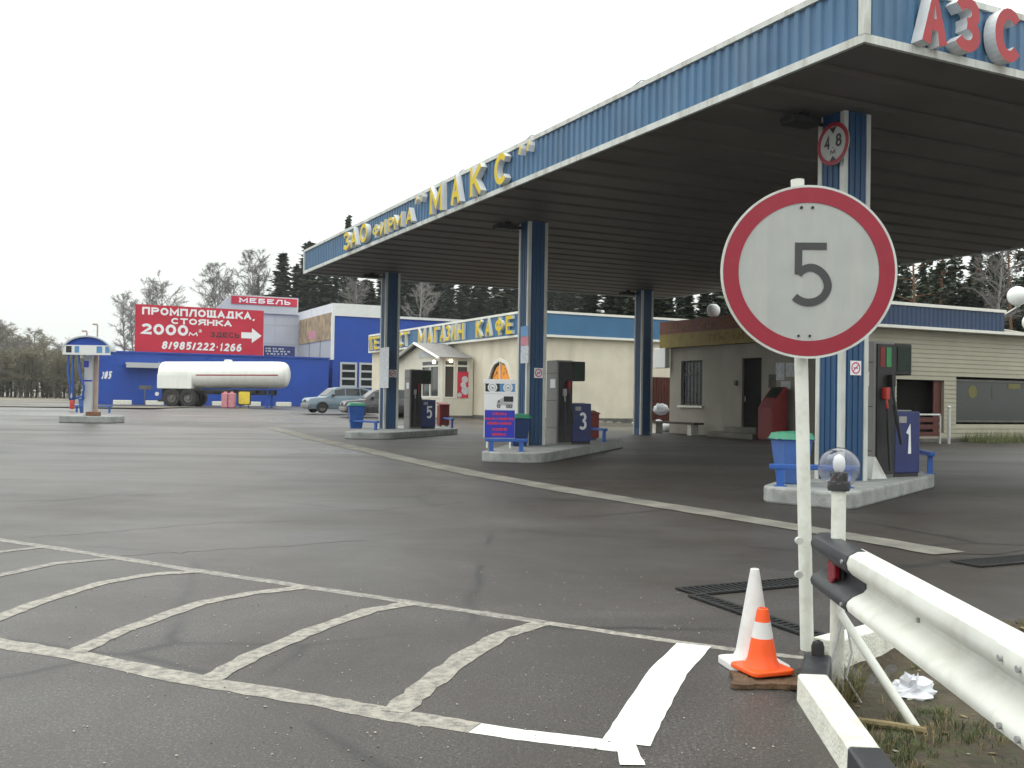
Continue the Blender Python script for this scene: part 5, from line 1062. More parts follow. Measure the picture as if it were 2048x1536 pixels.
# ------------------------------------------------------------------ cars
def car(loc, rz, paint, name, label, Lc, Hc, Wc, hood=.24, tail=.1, wagon=True):
    t = local(name, label, 'car', loc, rz, None); W2 = Wc / 2; zb = .22 * Hc / 1.45; belt = .62 * Hc; roof = Hc
    st = [(0, .30, .46, .62), (.03, zb, .56, .80), (.10, zb, .585, .95), (hood, zb, .62, .99), (.45, zb, .63, 1), (.75, zb, .64, 1), (.93, zb, .65, .96), (1, .34, .60, .82)]
    b = MB(); rings = []
    for u, z0, zt, k in st:
        x = u * Lc; zt *= Hc; wv = W2 * k; zm = (z0 + zt) / 2
        rings.append([Vector((x, sx * wv * q, zz)) for sx, q, zz in ((-1, .90, z0), (-1, 1, zm - .05), (-1, .99, zm + .1), (-1, .93, zt), (1, .93, zt), (1, .99, zm + .1), (1, 1, zm - .05), (1, .90, z0))])
    b.ring_loft(rings, 0, False); b.build('body', paint, t, bevel=.05, seg=3)
    gs = [(hood, .62, .62, .90), (hood + .15, .62, .96, .80), (.50, .63, 1.0, .78), (.80, .64, .985, .77), (1 - tail, .645, .93, .76), (.985, .645, .66, .84)]
    b = MB(); rings = []
    for u, z0, zt, k in gs: x = u * Lc; rings.append([Vector((x, -W2 * .93, z0 * Hc - .02)), Vector((x, -W2 * k * .94, zt * Hc - .01)), Vector((x, W2 * k * .94, zt * Hc - .01)), Vector((x, W2 * .93, z0 * Hc - .02))])
    b.ring_loft(rings, 0, False); b.build('cabin_roof', paint, t, bevel=.04, seg=2)
    def side(u0, u1, v0, v1, s):                                                  # side window between stations
        def pt(u, v):
            for a, c in zip(gs, gs[1:]):
                if a[0] <= u <= c[0]:
                    f = (u - a[0]) / (c[0] - a[0]); z0 = a[1] + (c[1] - a[1]) * f; zt = a[2] + (c[2] - a[2]) * f; k = a[3] + (c[3] - a[3]) * f
                    return Vector((u * Lc, s * (W2 * (.93 + (k * .94 - .93) * v) + .012), (z0 + (zt - z0) * v) * Hc))
        return [pt(u0, v0), pt(u1, v0), pt(u1, v1), pt(u0 + (u1 - u0) * .0, v1)]
    for s in (-1, 1):
        for u0, u1 in ((hood + .13, .52), (.535, .74), (.755, .92)):
            b = MB(); q = side(u0, u1, .14, .86, s); b.add(q, [(0, 1, 2, 3)]); b.build('side_window', 'car_glass', t)
    for (A, B), nm in (((gs[0], gs[1]), 'windscreen'), ((gs[-1], gs[-2]), 'rear_window')):
        f0, f1 = .12, .9; n_ = -1 if nm == 'windscreen' else 1
        def e(f, sg): return Vector(((A[0] + (B[0] - A[0]) * f) * Lc + n_ * .015, sg * W2 * .94 * (A[3] + (B[3] - A[3]) * f) * .9, (A[2] + (B[2] - A[2]) * f) * Hc + .015))
        b = MB(); b.add([e(f0, -1), e(f0, 1), e(f1, 1), e(f1, -1)], [(0, 1, 2, 3)]); b.build(nm, 'car_glass', t)
    r = .205 * Hc
    for u in (.185, .80):
        for s in (-1, 1):
            c = (u * Lc, s * (W2 - .08), r); b = MB(); b.lathe([(r * .6, -.1), (r * .95, -.1), (r, -.06), (r, .06), (r * .95, .1), (r * .6, .1)], c, 24, 0, 'Y', False); wt = b.build('wheel', 'tyre', t)
            b = MB(); b.lathe([(r * .62, s * .06), (r * .55, s * .1), (r * .2, s * .075), (.02, s * .09)], c, 16, 0, 'Y'); b.build('rim', 'hub', wt)
            b = MB(); arcp = [(r * 1.15 * math.cos(a), r * 1.15 * math.sin(a)) for a in [math.pi * k / 12 for k in range(13)]]; b.ext(arcp, (u * Lc, s * (W2 * .985), r), X, Z, Y * s, .03); b.build('wheel_arch', 'pump_black', t)
    for s in (-1, 1):
        b = MB(); b.box(-.0, .06, s * W2 * .42 - .17, s * W2 * .42 + .17, .42 * Hc, .50 * Hc); b.build('headlight', 'head_lamp', t, bevel=.02)
        b = MB(); b.box(Lc * .985, Lc + .01, s * W2 * .6 - .12, s * W2 * .6 + .12, .44 * Hc, .56 * Hc); b.build('tail_lamp', 'reflector', t)
        b = MB(); b.box(hood * Lc + .35, hood * Lc + .5, s * (W2 + .02) - .07, s * (W2 + .02) + .07, .64 * Hc, .72 * Hc); b.build('mirror', 'pump_black', t, bevel=.02)
    b = MB(); b.box(-.04, .10, -W2 * .8, W2 * .8, .22 * Hc, .36 * Hc); b.build('bumper', 'pump_grey', t, bevel=.04)
    b = MB(); b.box(-.012, .02, -W2 * .25, W2 * .25, .42 * Hc, .50 * Hc); b.build('grille', 'pump_black', t)
    return t
p = D(606, 823, 60.5); car((p.x + .1, p.y, gz(p.x, p.y)), R_(31), 'car_blue', 'parked_car', 'dusty grey blue hatchback parked before the blue wall', 4.4, 1.62, 1.75)
p = D(684, 826, 55); car((p.x, p.y, gz(p.x, p.y)), R_(22), 'car_dark', 'parked_car', 'dark car with black windows half hidden behind the blue bin and column', 4.5, 1.60, 1.8)
# ------------------------------------------------------------------ foreground: speed sign, guard rail, lamp post, kerb, cones
SY = 5.37
pb = G(1624, 1308); pt_ = D(1597, 358, SY + .06)
t = local('speed_limit_sign', 'large round white speed limit 5 sign with red ring on a leaning white post', 'road sign', (pb.x, SY + .05, 0), 0)
b = MB(); top = pt_ - Vector((pb.x, SY + .05, 0)); b.tube([(0, .02, -.02), (top.x, top.y + .02, top.z)], .036, 14); b.build('post', 'white_paint', t)
c = D(1616, 544, SY - .02) - Vector((pb.x, SY + .05, 0)); RR = 172.5 * SY / FPX
nv = Vector((-.06, -1, .0)).normalized(); ar = nv.cross(Z).normalized() * -1; 
ar = Vector((-nv.y, nv.x, 0)).normalized()
b = MB(); disc(b, c, RR, nv, .012, 0, 72); o = b.build('plate', 'sign_white', t)
b = MB(); disc(b, c + nv * .0125, RR * .975, nv, .003, 0, 72, RR * .80); b.build('red_ring', 'red_ring', t)
b = MB(); disc(b, c + nv * .0, RR * 1.004, nv, .014, 0, 72, RR * .978); b.build('rim', 'trim', t)
# the numeral 5 as a stroked outline
S5 = SY / FPX
def st5(w): 
    return [(1652, 490), (1593, 490), (1593, 490 + w), (1593, 560)]
def p5(x, y): return (((x - 1616) * S5), ((544 - y) * S5))
cl = [(1650, 494), (1596, 494), (1596, 541)]
b = MB(); hwk = 6.5
b.ext([p5(1589, 486), p5(1651, 486), p5(1651, 500), p5(1589, 500)], c + nv * .0125, ar, Z, nv, .004)
b.ext([p5(1589, 500.01), p5(1603, 500.01), p5(1603, 549), p5(1589, 549)], c + nv * .0125, ar, Z, nv, .004)
bw = [(1596, 549), (1604, 541), (1616, 536), (1628, 537), (1641, 545), (1650, 557), (1654, 572), (1650, 586), (1641, 597), (1627, 604), (1611, 605), (1597, 600), (1589, 594)]
cen = []
def cat(P, u):
    i = int(min(len(P) - 2, max(0, u))); f = u - i; p0 = P[max(0, i - 1)]; p1 = P[i]; p2 = P[i + 1]; p3 = P[min(len(P) - 1, i + 2)]
    return tuple(.5 * ((2 * p1[k]) + (-p0[k] + p2[k]) * f + (2 * p0[k] - 5 * p1[k] + 4 * p2[k] - p3[k]) * f * f + (-p0[k] + 3 * p1[k] - 3 * p2[k] + p3[k]) * f ** 3) for k in (0, 1))
cen = [cat(bw, k * (len(bw) - 1) / 48) for k in range(49)]; L_, Rr_ = [], []
for k, q in enumerate(cen):
    a, d = cen[max(0, k - 1)], cen[min(48, k + 1)]; n = Vector((-(d[1] - a[1]), d[0] - a[0])).normalized() * 7.6; L_.append(p5(q[0] + n.x, q[1] + n.y)); Rr_.append(p5(q[0] - n.x, q[1] - n.y))
vs = [c + nv * .013 + ar * p[0] + Z * p[1] for p in L_ + Rr_] + [c + nv * .0172 + ar * p[0] + Z * p[1] for p in L_ + Rr_]; n = 49
fs = []
for k in range(n - 1): fs += [(2 * n + k, 2 * n + k + 1, 3 * n + k + 1, 3 * n + k), (k, k + 1, 2 * n + k + 1, 2 * n + k), (n + k, n + k + 1, 3 * n + k + 1, 3 * n + k)]
b.add(vs, fs); b.build('numeral', 'sign_grey', t)
b = MB()
for q in (-11, 11): p = c + nv * .014 + ar * (q * S5 - .012) + Z * (128 * S5); disc(b, p, .008, nv, .004, 0, 12)
for q in (-11, 11): p = c + nv * .014 + ar * (q * S5 - .02) + Z * (-128 * S5); disc(b, p, .007, nv, .004, 0, 12)
b.build('bolt', 'dark_steel', t)
b = MB(); zz = c.z
for q in (.28, -.28): b.box(c.x - .09, c.x + .09, c.y + .001, c.y + .05, zz + q - .02, zz + q + .02)
b.build('clamp', 'rust', t)

# W-beam guard rail coming towards the camera on the right
GA, GB, GC = Vector((1.60, 5.30)), Vector((1.565, 4.67)), Vector((1.02, -1.2))
def rail_pt(y): return 1.605 + (y - 5.32) * .063
prof = [(.092, .100), (.050, .098), (.012, .078), (0, .046), (.006, .016), (.030, -.010), (.078, -.032), (.094, -.048), (.094, -.072), (.078, -.090), (.030, -.112), (.006, -.132), (0, -.152), (.008, -.176), (.035, -.192), (.092, -.196)]
def beam(y0, y1, nm, mat, par, off=0.0, n=8):
    b = MB(); rows = []
    for k in range(n + 1):
        y = y0 + (y1 - y0) * k / n; x = rail_pt(y) + off; rows.append([Vector((x + p[0], y, .565 + p[1])) for p in prof])
    m = len(prof); vs = [q for r in rows for q in r]; vs += [q + Vector((.006, 0, 0)) for q in vs]; N = len(rows) * m; fs = []
    for k in range(n):
        for i in range(m - 1):
            a = k * m + i; fs.append((a, a + 1, a + m + 1, a + m)); fs.append((N + a, N + a + m, N + a + m + 1, N + a + 1))
    for i in range(m - 1): fs.append((i, N + i, N + i + 1, i + 1)); a = n * m + i; fs.append((a, a + 1, N + a + 1, N + a))
    b.add(vs, fs, 0, True); return b.build(nm, mat, par)
gr = thing('guard_rail', 'white corrugated steel guard rail with black end piece and red reflector', 'guard rail', (1.6, 5.0, -.14), 'W')
beam(4.69, -1.0, 'beam', 'white_metal', gr, n=14)
beam(5.27, 4.60, 'end_piece', 'black_paint', gr, -.007)
beam(2.98, 2.62, 'lap_joint', 'white_metal', gr, -.0075, 3)
for yy in (2.68, 2.80, 2.92, 3.9, 4.64):
    for dz in ((.046, -.152) if yy != 3.9 else (-.06,)): b = MB(); x = rail_pt(yy) + (-.008 if yy != 3.9 else .093); disc(b, (x, yy, .565 + dz), .010, -X, .009, 0, 10); b.build('bolt', 'sign_back', gr)
b = MB(); x = rail_pt(5.0) + .05; b.ext([(-.055, .055), (.05, .055), (.06, -.03), (.0, -.07), (-.05, -.05)], (x, 4.97, .515), -Y, Z, -X, .03); rf_ = b.build('reflector', 'reflector', gr, bevel=.006)
b = MB(); b.ext([(-.07, .065), (.06, .065), (.07, -.04), (.0, -.085), (-.065, -.06)], (x + .006, 4.97, .515), -Y, Z, X, .012); b.build('reflector_mount', 'rubber', rf_)
b = MB()
for zz in (.61, .43): disc(b, (rail_pt(5.27) - .052, 5.34, zz), .02, -Y, .03, 0, 12)
b.build('bolt', 'trim', gr)
for yy, xx in ((2.7, None), (.7, None)):
    x = rail_pt(yy) + .10; b = MB(); b.box(x, x + .09, yy - .05, yy + .05, -.2, .62); b.build('post', 'white_metal', gr, bevel=.006)
    b = MB(); b.box(x - .02, x - .0, yy - .04, yy + .04, .40, .56); b.build('spacer', 'white_metal', gr)
PX_, PY_ = 1.672, 5.06
b = MB(); b.tube([(PX_ - .01, PY_ - .07, .3), (1.87, 4.52, -.14)], .022, 10); b.build('strut', 'white_metal', gr)
b = MB(); b.tube([(1.62, 4.62, -.12), (1.75, 4.55, -.115), (1.89, 4.49, -.12)], .018, 8); b.build('foot_bar', 'dry_grass', gr)
# globe lamp post just behind the rail end
t = thing('globe_lamp_post', 'short white post with a clear globe lamp and pale bulb behind the guard rail end', 'lamp', (PX_, PY_, -.15), 'W')
b = MB(); b.tube([(PX_, PY_, -.16), (PX_, PY_, .92)], .036, 14); b.build('post', 'white_paint', t)
b = MB(); b.lathe([(.052, .905), (.056, .915), (.054, .95), (.044, .955), (.044, .995), (.038, 1.0)], (PX_, PY_, 0), 20); b.build('lamp_base', 'sign_grey', t)
b = MB(); cz, r = 1.022, .103; pr = [(.046, -.092)] + [(r * math.cos(a), r * math.sin(a)) for a in [-1.05 + k * (2.62 - .02) / 16 for k in range(17)]]
b.lathe(pr, (PX_, PY_, cz), 32, cap=False)
gl = b.build('globe', 'clear_globe', t)
b = MB(); b.lathe([(.022, -.02), (.030, .0), (.031, .03), (.026, .052), (.014, .064), (.002, .068)], (PX_, PY_, cz), 16); b.build('bulb', 'milk_globe', t)
b = MB(); b.tube([(PX_ + .03, PY_ - .03, .28), (PX_ + .055, PY_ - .06, .1), (PX_ + .02, PY_ - .08, -.02), (PX_ + .09, PY_ - .1, -.14)], .006, 6); b.tube([(PX_ + .02, PY_ - .04, .3), (PX_ - .05, PY_ - .07, .05), (PX_ - .06, PY_ - .10, -.10)], .006, 6); b.build('cable', 'frame_grey', t)

# kerb stones
def kerb(pts, w0, w1, h, lab, mat, nm='kerb_stone'):
    P = [Vector(p) for p in pts]; b = MB(); rings = []
    for i, p in enumerate(P):
        a, c_ = P[max(0, i - 1)], P[min(len(P) - 1, i + 1)]; d = (c_ - a).normalized(); n = Vector((-d.y, d.x)); wd = w0 + (w1 - w0) * i / (len(P) - 1)
        j = .004 * noise.noise((i * 1.7, p.y * 9, 2))
        rings.append([Vector((p.x + n.x * s * wd * k, p.y + n.y * s * wd * k, z)) for s, k, z in ((-1, .56, -.14), (-1, .5 + j, h * .92), (-1, .44, h + j), (1, .44, h - j), (1, .5 - j, h * .92), (1, .56, -.14))])
    b.ring_loft(rings, 0, False); o = b.build(nm, mat, at=(P[0].x, P[0].y, 0), frame='W', bevel=.006); return tag(o, lab, 'kerb stone')
def lerp_pts(a, c, n): a, c = Vector(a), Vector(c); return [a.lerp(c, k / n) for k in range(n + 1)]
kerb(lerp_pts((1.385, 4.52), (1.285, 3.58), 14), .135, .118, .12, 'long whitewashed kerb stone beside the guard rail', 'kerb_white')
kerb(lerp_pts((1.284, 3.575), (1.17, 2.3), 10), .12, .12, .12, 'black painted kerb stone nearest the viewer', 'black_paint')
kerb(lerp_pts((1.53, 4.92), (1.392, 4.525), 6), .13, .125, .11, 'short black painted kerb end below the speed sign', 'black_paint')
b = MB(); e = Vector((1.525, 4.90, .10)); b.lathe([(.03, -.02), (.032, .05), (.024, .075), (.004, .085)], e, 14); o = b.build('rubber_cap', 'rubber', at=e, frame='W'); tag(o, 'small black rubber cap on the kerb end below the speed sign', 'cap')
a, c_ = G(1646, 1304), G(1768, 1272); kerb(lerp_pts((a.x, a.y), (c_.x, c_.y), 6), .14, .13, .07, 'low white kerb stone behind the guard rail posts', 'kerb_white')

def cone(loc, h, r, rt, bw, lab, band, rz):
    t = local('traffic_cone', lab, 'traffic cone', loc, rz); bh = h * .075; b = MB()
    P = rounded([Vector((-bw, -bw)), Vector((bw, -bw)), Vector((bw, bw)), Vector((-bw, bw))], bw * .35); b.prism(P, 0, bh); b.build('base', band[0], t, bevel=.006)
    segs = band[1]
    for k, (u0, u1, m) in enumerate(segs):
        def rad(u): return rt + (r - rt) * (1 - u) + (.18 * r * max(0, 1 - u / .06) ** 2)
        us = [u0 + (u1 - u0) * q / 4 for q in range(5)]; b = MB(); pf = [(rad(u), bh + u * (h - bh)) for u in us]
        if u1 >= 1: pf += [(rt * .75, h + .004), (rt * .72, h - .02)]
        b.lathe(pf, (0, 0, 0), 28, cap=(u1 >= 1)); b.build(['lower_cone', 'sleeve', 'upper_cone'][k], m, t)
pc = G(1530, 1362); brd = G(1536, 1372)
b = MB(); vs = []; n = 9
for i in range(n + 1):
    for j in range(n + 1):
        u, v = i / n * 2 - 1, j / n * 2 - 1; q = 1 + .18 * noise.noise((u * 2, v * 2, 5)); vs.append((brd.x + u * .155 * q + v * .02, brd.y + .055 + v * .12 * q, .026 + .014 * noise.noise((u * 3, v * 3, 1))))
N = len(vs); vs += [(p[0], p[1], .003) for p in vs]; fs = []
for i in range(n):
    for j in range(n): a_ = i * (n + 1) + j; fs.append((a_, a_ + n + 1, a_ + n + 2, a_ + 1)); 
for i in range(n):
    a_ = i * (n + 1); fs.append((a_, a_ + n + 1, N + a_ + n + 1, N + a_)); a_ += n; fs.append((a_, a_ + n + 1, N + a_ + n + 1, N + a_)); fs.append((i, i + 1, N + i + 1, N + i)); k = n * (n + 1) + i; fs.append((k, k + 1, N + k + 1, N + k))
b.add(vs, fs); tag(b.build('sodden_board', 'cardboard', at=(brd.x, brd.y, 0), frame='W'), 'flattened sodden brown board under the orange cone', 'board')
cone((pc.x, pc.y + .06, .036), .30, .078, .027, .118, 'small orange traffic cone with one white band by the kerb', ('orange', [(0, .50, 'orange'), (.50, .78, 'cone_white'), (.78, 1, 'orange')]), .35)
pc = G(1490, 1345); cone((pc.x + .065, pc.y + .09, 0), .50, .098, .022, .145, 'tall faded white traffic cone behind the orange one', ('cone_white', [(0, .42, 'cone_white'), (.42, .68, 'cone_white'), (.68, 1, 'cone_white')]), .2)

# trench drains in the exit lane
def drain(a, d, ln, wd, lab):
    a, d = Vector(a), Vector(d).normalized(); rz = math.atan2(d.y, d.x); t = local('trench_drain', lab, 'drain grate', (a.x, a.y, .006), rz, 'trench drains in the exit lane')
    b = MB(); b.box(0, ln, -wd / 2, -wd / 2 + .03, 0, .012); b.box(0, ln, wd / 2 - .03, wd / 2, 0, .012); b.box(0, .03, -wd / 2 + .03, wd / 2 - .03, 0, .012); b.box(ln - .03, ln, -wd / 2 + .03, wd / 2 - .03, 0, .012); b.build('frame', 'dark_steel', t)
    b = MB(); k = .06
    while k < ln - .06: b.box(k, k + .025, -wd / 2 + .03, wd / 2 - .03, .001, .010); k += .055
    b.build('grate', 'dark_steel', t); b = MB(); b.box(.03, ln - .03, -wd / 2 + .03, wd / 2 - .03, -.004, .0005); b.build('channel', 'rubber', t)
a = G(1372, 1186); drain((a.x, a.y), (math.cos(KA), math.sin(KA)), 1.35, .26, 'dark trench drain grate running right behind the white cone')
drain((a.x + .05, a.y - .12), (.50, -1.18), 1.5, .14, 'narrow dark drain grate running towards the speed sign foot')
a = G(1930, 1130); drain((a.x, a.y), (math.cos(KA), math.sin(KA)), 2.6, .30, 'dark trench drain grate beyond the guard rail near the frame edge')

# rag, grass, leaves and pebbles on the verge
rg = G(1828, 1385, -.12); b = MB(); rings = []
for i in range(12):
    a = math.pi * (i + .5) / 12; rings.append([Vector((rg.x, rg.y, verge_z(rg.x, rg.y) + .02)) + Vector((.10 * math.sin(a) * math.cos(.33 * j), .06 * math.sin(a) * math.sin(.33 * j), -.07 * math.cos(a))) * (1 + .9 * noise.noise((i * .55, math.cos(.33 * j) * 1.8, math.sin(.33 * j) * 1.8))) for j in range(19)])
b.ring_loft(rings, 0, False); tag(b.build('crumpled_bag', 'rag', at=(rg.x, rg.y, -.1), frame='W'), 'crumpled white plastic bag on the muddy verge behind the strut', 'bag')
rr = random.Random(31); gb = MB()
def tuft(x, y, h, n, mi):
    z = verge_z(x, y) - .005
    for _ in range(n):
        a = rr.uniform(0, 6.28); q = rr.uniform(0, .035); px, py = x + q * math.cos(a), y + q * math.sin(a); l = h * rr.uniform(.5, 1.1); ln = rr.uniform(.2, .9) * l; wv = rr.uniform(.0012, .0028); dx, dy = math.cos(a), math.sin(a)
        gb.add([(px - dy * wv, py + dx * wv, z), (px + dy * wv, py - dx * wv, z), (px + dx * ln * .4 + dy * wv * .7, py + dy * ln * .4 - dx * wv * .7, z + l * .65), (px + dx * ln * .4 - dy * wv * .7, py + dy * ln * .4 + dx * wv * .7, z + l * .65), (px + dx * ln, py + dy * ln, z + l * .9)], [(0, 1, 2, 3), (3, 2, 4)], mi)
for _ in range(9000):
    y = rr.uniform(1.6, 6.6); x = rr.uniform(1.3, 1.3 + y * .62)
    if not in_poly(x, y, VERGE): continue
    dns = noise.noise((x * 1.7, y * 1.7, 4)) + .5 * noise.noise((x * 5, y * 5, 9))
    if dns > .02: tuft(x, y, .035 + .05 * max(0, dns), rr.randint(4, 8), 0 if rr.random() < .6 else 1)
    elif rr.random() < .10: tuft(x, y, .05, 3, 1)
for q in range(60):
    a = rr.uniform(0, 6.28); tuft(PX_ + .09 * math.cos(a), PY_ - .02 + .09 * math.sin(a), .20, 5, 1 if q % 3 else 0)
tag(gb.build('verge_grass', ['grass', 'dry_grass'], frame='W'), kind='stuff')
b = MB()
for _ in range(420):
    y = rr.uniform(1.6, 6.4); x = rr.uniform(1.25, 1.3 + y * .6)
    if not in_poly(x, y, VERGE): continue
    z = verge_z(x, y) + .008; s = rr.uniform(.008, .03); a = rr.uniform(0, 6.28); t1 = Vector((math.cos(a), math.sin(a), rr.uniform(-.4, .4))) * s; t2 = Vector((-math.sin(a), math.cos(a), rr.uniform(-.4, .4))) * s * .6; c0 = Vector((x, y, z))
    b.add([c0 - t1, c0 + t2, c0 + t1, c0 - t2], [(0, 1, 2, 3)], rr.choice((0, 0, 1, 2)))
tag(b.build('leaf_litter', ['dry_grass', 'pebble', 'cardboard'], frame='W'), kind='stuff')
b = MB()
for _ in range(900):
    y = 3.0 + rr.random() ** 1.5 * 5; x = rr.uniform(-.45 * y, .36 * y)
    if in_poly(x, y, VERGE) or 1.2 < x < 1.45: continue
    s = rr.uniform(.002, .0045) * rr.choice((1, 1, 1, 1.6)); v = [Vector((x, y, gz(x, y) + s * .5)) + Vector((s * rr.uniform(.7, 1.2) * p[0], s * rr.uniform(.7, 1.2) * p[1], s * .7 * p[2])) for p in ((1, 0, 0), (0, 1, 0), (-1, 0, 0), (0, -1, 0), (0, 0, 1), (0, 0, -1))]
    b.add(v, [(0, 1, 4), (1, 2, 4), (2, 3, 4), (3, 0, 4), (1, 0, 5), (2, 1, 5), (3, 2, 5), (0, 3, 5)], rr.choice((0, 0, 1)))
tag(b.build('road_grit', ['pebble', 'concrete_band'], frame='W'), kind='stuff')
# rough grass at the foot of the kiosk's end wall
gb = MB()
for _ in range(2600):
    x = rr.uniform(22.0, 28); y = 16.8 - rr.random() * 1.3; z = 0; h = rr.uniform(.1, .55) * (1 - .5 * (16.8 - y) / 1.3); a = rr.uniform(0, 6.28); wv = .012
    gb.add([(x - wv, y, z), (x + wv, y, z), (x + math.cos(a) * h * .3, y + math.sin(a) * h * .3, h)], [(0, 1, 2)], 0 if rr.random() < .7 else 1)
tag(gb.build('kiosk_grass', ['grass', 'dry_grass']), kind='stuff')
# ------------------------------------------------------------------ trees
def cardq(b, c, s, rr, mi, droop=.4):
    a = rr.uniform(0, 6.28); t1 = Vector((math.cos(a), math.sin(a), rr.uniform(-droop, droop * .4))).normalized() * s; t2 = Vector((-math.sin(a), math.cos(a), rr.uniform(-1.1, 1.1))).normalized() * s * rr.uniform(.35, .75)
    b.add([c - t1 - t2 * .6, c - t1 * .2 + t2, c + t1, c + t1 * .1 - t2 * .9], [(0, 1, 2, 3)], mi)
def spruce(seed, h, spread=.16, bare=.12, dens=1.0, pale=.25):
    rr = random.Random(seed); t = local('spruce_tree', 'x', 'tree', (0, 0, 0), 0)
    b = MB(); b.tube([(0, 0, -.3), (.02 * h * .1, 0, h * .5), (0, 0, h * .985)], [h * .014, h * .008, .015], 7); b.build('trunk', 'bark_dark', t)
    b = MB(); z = h * bare; lev = 0
    while z < h * .985:
        u = (z - h * bare) / (h * (1 - bare)); R = h * spread * (1 - u) ** .85 * rr.uniform(.72, 1.1) + .12; nb = max(4, int((5 + 5 * (1 - u)) * dens)); off = rr.uniform(0, 6.28)
        for k in range(nb):
            a = off + k * 6.283 / nb + rr.uniform(-.25, .25); L = R * rr.uniform(.6, 1.1); m = max(2, int(L / .42)); lift = .25 * (u ** 1.5) - .32 * (1 - u)
            for q in range(m):
                f = (q + .6) / m; c = Vector((math.cos(a) * L * f, math.sin(a) * L * f, z + L * lift * f + .16 * L * f * f)); s = (.36 + .42 * (1 - f)) * (.55 + .55 * (1 - u))
                for _ in range(4 if q < m - 1 else 2): cardq(b, c + Vector((rr.gauss(0, .16), rr.gauss(0, .16), rr.gauss(-.12, .22))) * (s + .3), s, rr, 1 if rr.random() < pale else 0)
        z += h * .021 * rr.uniform(.8, 1.25) + .12; lev += 1
    b.add([(-.05, 0, h * .96), (.05, 0, h * .96), (0, 0, h * 1.01)], [(0, 1, 2)]); b.build('crown', ['spruce_leaf', 'spruce_leaf_pale'], t); return t
def birch(seed, h, spread=.2, mat='twig', leafy=0.0, trunk='bark_birch', twn=1.0, label_name='birch_tree', low=.3, dense=110):
    rr = random.Random(seed); t = local(label_name, 'x', 'tree', (0, 0, 0), 0); tb = MB(); tw = MB()
    P = [Vector((math.sin(k * .9 + seed) * .012 * h, math.cos(k * .7 + seed) * .012 * h, h * .97 * k / 7 - (.3 if k == 0 else 0))) for k in range(8)]; tb.tube(P, [h * .012 * (1 - k / 8.2) + .012 for k in range(8)], 7)
    def along(u): k = min(6, int(u * 7)); return P[k].lerp(P[k + 1], u * 7 - k)
    nb = int(34 * twn)
    for k in range(nb):
        u = low + (1 - low) * (k + rr.random()) / nb; base = along(min(.99, u)); a = rr.uniform(0, 6.28); L = h * spread * 1.25 * math.sqrt(max(.05, 1 - ((u - .62) / .42) ** 2)) * rr.uniform(.6, 1.1); d = Vector((math.cos(a), math.sin(a), rr.uniform(.7, 1.5))).normalized()
        pts = [base]
        for q in range(4): d = (d + Vector((rr.gauss(0, .14), rr.gauss(0, .14), rr.gauss(.02, .1)))).normalized(); pts.append(pts[-1] + d * L / 4)
        tw.tube(pts, [h * .0036 * (1 - .2 * q) * (1.1 - .5 * u) + .004 for q in range(5)], 4, 0)
        subs = [(pts, d, 1.0)]
        for q in range(5):                                         # side branches carry most of the twigs
            f = rr.uniform(.25, .95); i = min(3, int(f * 4)); s0 = pts[i].lerp(pts[i + 1], f * 4 - i); e = (d + Vector((rr.gauss(0, .7), rr.gauss(0, .7), rr.gauss(.1, .4)))).normalized(); l2 = L * rr.uniform(.25, .5); p2 = [s0]
            for _ in range(3): e = (e + Vector((rr.gauss(0, .25), rr.gauss(0, .25), rr.gauss(0, .2)))).normalized(); p2.append(p2[-1] + e * l2 / 3)
            tw.tube(p2, [h * .0016 + .004] * 4, 3, 0); subs.append((p2, e, .7))
        for _ in range(int(dense * min(twn, 1.3))):
            ps, dd0, k2 = rr.choice(subs); m = len(ps) - 1; q = rr.uniform(.1, 1) * m; i = min(m - 1, int(q)); s0 = ps[i].lerp(ps[i + 1], q - i)
            dd = (dd0 * .5 + Vector((rr.gauss(0, .8), rr.gauss(0, .8), rr.gauss(.05, .7)))).normalized(); l = rr.uniform(.2, .9) * h * .055; wv = .004 + .0004 * h; sd = dd.cross(Vector((rr.gauss(0, 1), rr.gauss(0, 1), rr.gauss(0, 1)))).normalized() * wv; mid = s0 + dd * l * .5 + Vector((rr.gauss(0, .08), rr.gauss(0, .08), rr.gauss(0, .08))) * l; end = s0 + dd * l + Vector((rr.gauss(0, .15), rr.gauss(0, .15), -.18)) * l
            tw.add([s0 - sd, s0 + sd, mid + sd * .7, mid - sd * .7, end], [(0, 1, 2, 3), (3, 2, 4)], 0)
            if leafy and rr.random() < leafy: cardq(tw, end, .14, rr, 1)
    tb.build('trunk', trunk, t); tw.build('crown', [mat, 'leaf_yellow'], t); return t
